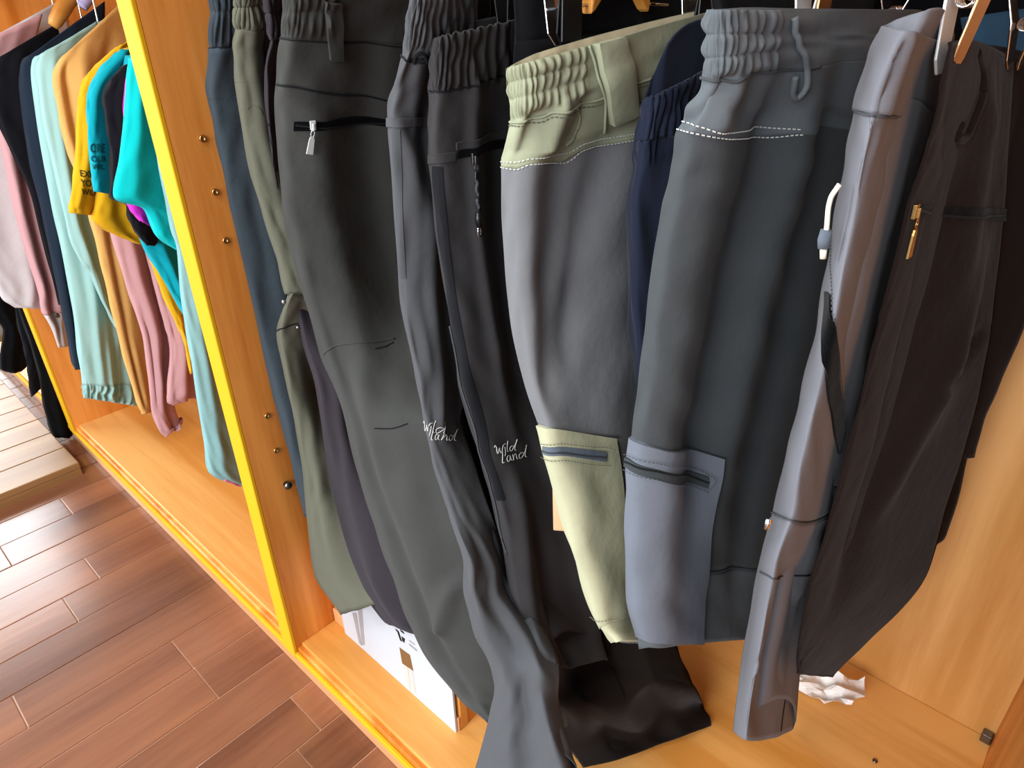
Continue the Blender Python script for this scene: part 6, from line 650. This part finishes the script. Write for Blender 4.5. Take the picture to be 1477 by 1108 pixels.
# ---- behind
t = garment('trousers', 'dark brown trousers deepest at the right edge behind the grey-brown pair', 'trousers', 'brown_back'); shell('leg', 'brown_back', 0, 7, f_rdark, t, per=6)
t = garment('trousers', 'black trousers behind the grey-brown pair, hem against the back panel', 'trousers', 'black_back'); shell('leg', 'black_back', 0, 7, f_black, t, per=6)
t = garment('trousers', 'added black trousers standing in for the dark gap behind the green-waisted pair', 'trousers', 'shade_fill_between'); shell('waistband', 'shade_fill_between', 0, 1, f_blk, t, per=10); shell('leg', 'shade_fill_between', 1, 7, f_blk, t, per=6)  # added so the slits above the sage waistband stay dark
t = garment('trousers', 'added black trousers filling the shaded gap behind the left lettered pair', 'trousers', 'shade_fill_behind_zip'); shell('waistband', 'shade_fill_behind_zip', 0, 1, f_blk, t, per=10); shell('leg', 'shade_fill_behind_zip', 1, 6, f_blk, t, per=6)  # black shape added where the gap between lettered pairs is only shaded
t = garment('trousers', 'added black trousers darkening the space behind the steel-grey cargo pair', 'trousers', 'shade_fill_deep_b'); shell('waistband', 'shade_fill_deep_b', 0, 1, f_blk, t, per=10); shell('leg', 'shade_fill_deep_b', 1, 5, f_blk, t, per=6)  # filler pair added so the space above the cargo waist reads as shade
t = garment('trousers', 'added flat black trousers standing in for shade on the back panel at the upper right', 'trousers', 'shade_fill_deep_c'); shell('waistband', 'shade_fill_deep_c', 0, 1, f_blk, t, per=10); shell('leg', 'shade_fill_deep_c', 1, 3, f_blk, t, per=6)  # made-up black sheet hiding the bright upper back panel
t = garment('trousers', 'petrol blue trousers waist at the upper right corner behind the last clip', 'trousers', 'navy_right'); shell('waistband', 'navy_right', 0, 3, f_navyblue, t, per=8)
# ---- hangers of the right bay
def X(px): return px
hanger('wooden clip hanger with chrome and orange plate holding the rightmost grey-brown trousers', -.135, (-0.1345,0.6000,1.1514)[1], .86, 1.165, cz_a=(-0.1345,0.6000,1.1514)[2], mats=(m_silver, m_chrome), L=(.085, .07), leans=(.02, 0), zbar=1.205, xs=((-0.1345,0.6000,1.1514)[0] + .135, 0), fm=(m_copper, None))
hanger('wooden clip hanger with narrow chrome clip holding the steel-grey cargo trousers', -.272, (-0.2720,0.6887,1.1670)[1], .93, 1.175, cz_a=(-0.2720,0.6887,1.1670)[2], mats=(m_silver, m_chrome), pads=(m_copper, None), zbar=1.23)
hanger('wooden clip hanger with black clips holding the green-waisted trousers', -.445, (-0.4450,0.5530,1.1671)[1], (-0.4050,0.7235,1.1612)[1], 1.15, cz_a=(-0.4450,0.5530,1.1671)[2], cz_b=(-0.4050,0.7235,1.1612)[2], mats=(m_chrome, m_chrome), pads=(m_blackplastic, m_blackplastic), L=(.085, .085), zbar=1.20, xs=(0, .04), fm=(m_blackplastic, m_blackplastic))
hanger('wooden clip hanger holding the dark charcoal lettered trousers', -.535, (-0.5350,0.5836,1.1642)[1], .86, 1.15, cz_a=(-0.5350,0.5836,1.1642)[2], mats=(m_blackplastic, m_blackplastic), L=(.085, .07), zbar=1.225)
hanger('wooden clip hanger holding the mid-grey lettered trousers', -.580, (-0.5800,0.5758,1.1829)[1], .86, 1.17, cz_a=(-0.5800,0.5758,1.1829)[2], mats=(m_chrome, m_chrome), L=(.085, .07), zbar=1.235, fm=(m_blackplastic, None))
hanger('wooden clip hanger with a black clip holding the zipped charcoal trousers', -.800, (-0.7650,0.5420,1.1838)[1], .84, 1.18, cz_a=(-0.7650,0.5420,1.1838)[2], mats=(m_blackplastic, m_blackplastic), L=(.085, .07), zbar=1.235, xs=(.035, 0))
for lb, tn in (('wooden clip hanger above the narrow plum-grey trousers', 'plum'), ('wooden clip hanger above the olive-grey trousers', 'olive'), ('wooden clip hanger above the slate trousers nearest the divider', 'slate_a')):
    st = np.array(TUBE_DATA[tn][0]); hanger(lb, float(st[0, 2, 0]) - .02, .50, .80, float(st[0, 2, 2]), zbar=1.262)
for lb, tn in (('wooden clip hanger above the navy trousers', 'navy'), ('wooden clip hanger above the added black filler pair behind the steel-grey pair', 'shade_fill_deep_b'), ('wooden clip hanger above the added black filler pair behind the green waist', 'shade_fill_between'), ('wooden clip hanger above the added black filler pair behind the left lettered pair', 'shade_fill_behind_zip')):
    st = np.array(TUBE_DATA[tn][0]); hanger(lb, float(st[0, 2, 0]) - .02, float(st[0, 0, 1]) + .12, float(st[0, 0, 1]) + .30, float(st[0, 2, 2]), zbar=max(1.255, float(st[0, 2, 2]) + .05))
# ------------------------------------------------------------------ left bay
GL = 'tops hanging in the left bay'
t = garment('shirt', 'white and pink long-sleeved shirt at the left edge, cuff with a button', 'shirt', 'pink_body', GL)
shell('body', 'pink_body', 0, 7, f_white, t); shell('sleeve', 'pink_sleeve', 0, 7.2, f_pink, t); shell('cuff', 'pink_sleeve', 7.2, 9, f_white, t)
p, n, d, a = frame_at('pink_sleeve', (0.733, 7.35), .002); V, Fc = rope([p, p + n * .003], [.006, .005], 12); mesh('cuff_button', V, Fc, m_steel, t)
def top(name, label, cat, parts):
    t = garment(name, label, cat, parts[0][1], GL)
    for pn, tn, mat in parts: shell(pn, tn, 0, TB[tn].N - 1, mat, t)
    return t
top('shirt', 'black shirt between the pink-sleeved shirt and the dark navy shirt', 'shirt', [('body', 'black_shirt', f_bk)])
top('shirt', 'dark navy shirt beside the mint jacket', 'shirt', [('body', 'navy_shirt', f_nv)])
t = garment('jacket', 'pale mint jacket with elasticated hem', 'jacket', 'mint_body', GL)
shell('body', 'mint_body', 0, 7, f_mint, t, nu=60); shell('hem_band', 'mint_body', 7, 9, f_mint, t, nu=90, per=14); shell('sleeve', 'mint_sleeve', 0, 8, f_mint, t)
top('shirt', 'buff yellow long-sleeved shirt right of the mint jacket', 'shirt', [('body', 'cream_shirt', f_cream)])
top('jacket', 'mauve-pink jacket whose two sleeves hang below the mustard sleeve', 'jacket', [('body', 'mauve_body', f_mauve), ('sleeve', 'mauve_sleeve', f_mauve)])
t = top('t_shirt', 'mustard yellow t-shirt with dark sleeve lettering', 't-shirt', [('body', 'yellow_body', f_yel), ('sleeve', 'yellow_sleeve', f_yel), ('side_panel', 'yellow_strip', f_yel)])
uvmap_text('yellow_sleeve', 'EXPL\nYOUR\nWILD', (0.525, 5.75), (1.0, 5.8), (0.358, 5.1), m_inktee, t, sp=1.0)
seam('print_line', 'yellow_sleeve', [(0.633, 5.9),(0.858, 5.95)], m_inktee, t, r=.0006)
t = top('t_shirt', 'cyan t-shirt with dark sleeve lettering behind the black t-shirt', 't-shirt', [('sleeve', 'cyan_sleeve', f_cyan), ('body', 'cyan_body', f_cyan)])
uvmap_text('cyan_sleeve', 'ORE\nOUR\nWIL', (0.333, 5.425), (0.875, 5.425), (0.325, 4.525), m_inkcyan, t, sp=1.0)
seam('print_line', 'cyan_sleeve', [(0.467, 5.6),(0.733, 5.6)], m_inkcyan, t, r=.0006)
top('t_shirt', 'black t-shirt between the cyan and the bright turquoise t-shirts', 't-shirt', [('body', 'black_tee', f_bk)])
top('t_shirt', 'magenta t-shirt peeking out under the turquoise sleeve', 't-shirt', [('body', 'magenta', f_mag)])
top('t_shirt', 'bright turquoise t-shirt nearest the yellow edge of the divider', 't-shirt', [('body', 'cyan_tee', f_cyan2)])
t = top('shirt', 'long pale teal shirt hanging lowest beside the divider, coral pink hem', 'shirt', [('body', 'teal_long', f_teal)])
seam('hem_trim', 'teal_long', [(0.35, 10.0),(0.325, 10.45),(0.217, 10.9)], f_hotpink, t, r=.004, off=-.001)
# visible wooden hanger in the left bay
def shirt_hanger(label, x, A, B, zt):
    A, B = np.array(A), np.array(B); t = thing('coat_hanger', label, 'hanger', (x, .66, zt), 'coat hangers in the left bay')
    P = crs([A, (A + B) / 2 + (0, 0, .012), B], 13); V, Fc = rope(P, [.007, .010, .011] + [.012] * 10, 10, flat=1.5); mesh('shoulder_bar', V, Fc, m_hanger, t)
    P = [(x, .66, B[2]), (x, .66, B[2] + .03)] + [(x, .66 + .0148 * math.cos(a), 1.345 + .0148 * math.sin(a)) for a in np.linspace(-.9, 3.6, 14)]
    V, Fc = rope(crs(P, 50), .0017, 8); mesh('hook', V, Fc, m_chrome, t); return t
shirt_hanger('yellow wooden coat hanger above the black shirt', -2.0, (-2.0000,0.6008,1.1800), (-2.0000,0.7086,1.2697), 1.2)
for lb, tn in (('wooden coat hanger inside the white and pink shirt', 'pink_body'), ('wooden coat hanger inside the dark navy shirt', 'navy_shirt'), ('wooden coat hanger inside the mint jacket', 'mint_body'), ('wooden coat hanger inside the buff yellow shirt', 'cream_shirt'), ('wooden coat hanger inside the mauve-pink jacket', 'mauve_body'), ('wooden coat hanger inside the mustard t-shirt', 'yellow_body'), ('wooden coat hanger inside the lettered cyan t-shirt', 'cyan_body'), ('wooden coat hanger inside the black t-shirt', 'black_tee'), ('wooden coat hanger inside the magenta t-shirt', 'magenta'), ('wooden coat hanger inside the bright turquoise t-shirt', 'cyan_tee'), ('wooden coat hanger inside the long pale teal shirt', 'teal_long')):
    tb_ = TB[tn]; A, B = tb_.front(np.array([.2, .9]), np.array([.25, .12])); o_ = tb_.back * tb_.T[0] * .45 if hasattr(tb_.T, '__len__') else tb_.back * tb_.T * .45
    A, B = A + o_ + (0, 0, -.05), B + o_ + (0, 0, -.055)
    if B[1] < .68: B = B + np.array([0, .68 - B[1], min(.03, (.68 - B[1]) * .3)])
    shirt_hanger(lb, float(B[0]), A, B, float(B[2]))
for lb, tn in (('clip hanger above the black trousers nearest the left divider', 'far_black'), ('clip hanger above the short-hemmed black trousers', 'far_black_short'), ('clip hanger above the black trousers at the left picture edge', 'far_black_left'), ('clip hanger above the pale blue trousers', 'far_pale')):
    st = np.array(TUBE_DATA[tn][0]); hanger(lb, float(st[0, 2, 0]) - .02, .46, .72, float(st[0, 2, 2]), zbar=float(st[0, 2, 2]) + .06, group='clip hangers beyond the left divider')
top_l = mesh('shirt_collar', *rope(crs([(-1.9700,0.6650,1.2182),(-1.9700,0.6812,1.2322),(-1.9700,0.7021,1.2518)], 12), [.012] * 12, 8), F('lilac_cloth', '#b9b2dc')); tag(top_l, 'lilac collar showing above the dark navy shirt', 'shirt', GL)
# ---- black trousers beyond the far left divider
GF = 'black trousers beyond the left divider'
def far(label, tn, mat):
    t = garment('trousers', label, 'trousers', tn, GF); shell('leg', tn, 0, TB[tn].N - 1, mat, t, nu=30)
far('black trousers nearest the left yellow divider edge, hem almost on the floor', 'far_black', f_blk)
far('black trousers with short hem second beyond the left divider', 'far_black_short', f_bk)
far('black trousers at the left picture edge below the white shirt', 'far_black_left', f_blk)
far('pale blue trousers at the left picture edge', 'far_pale', f_pale)
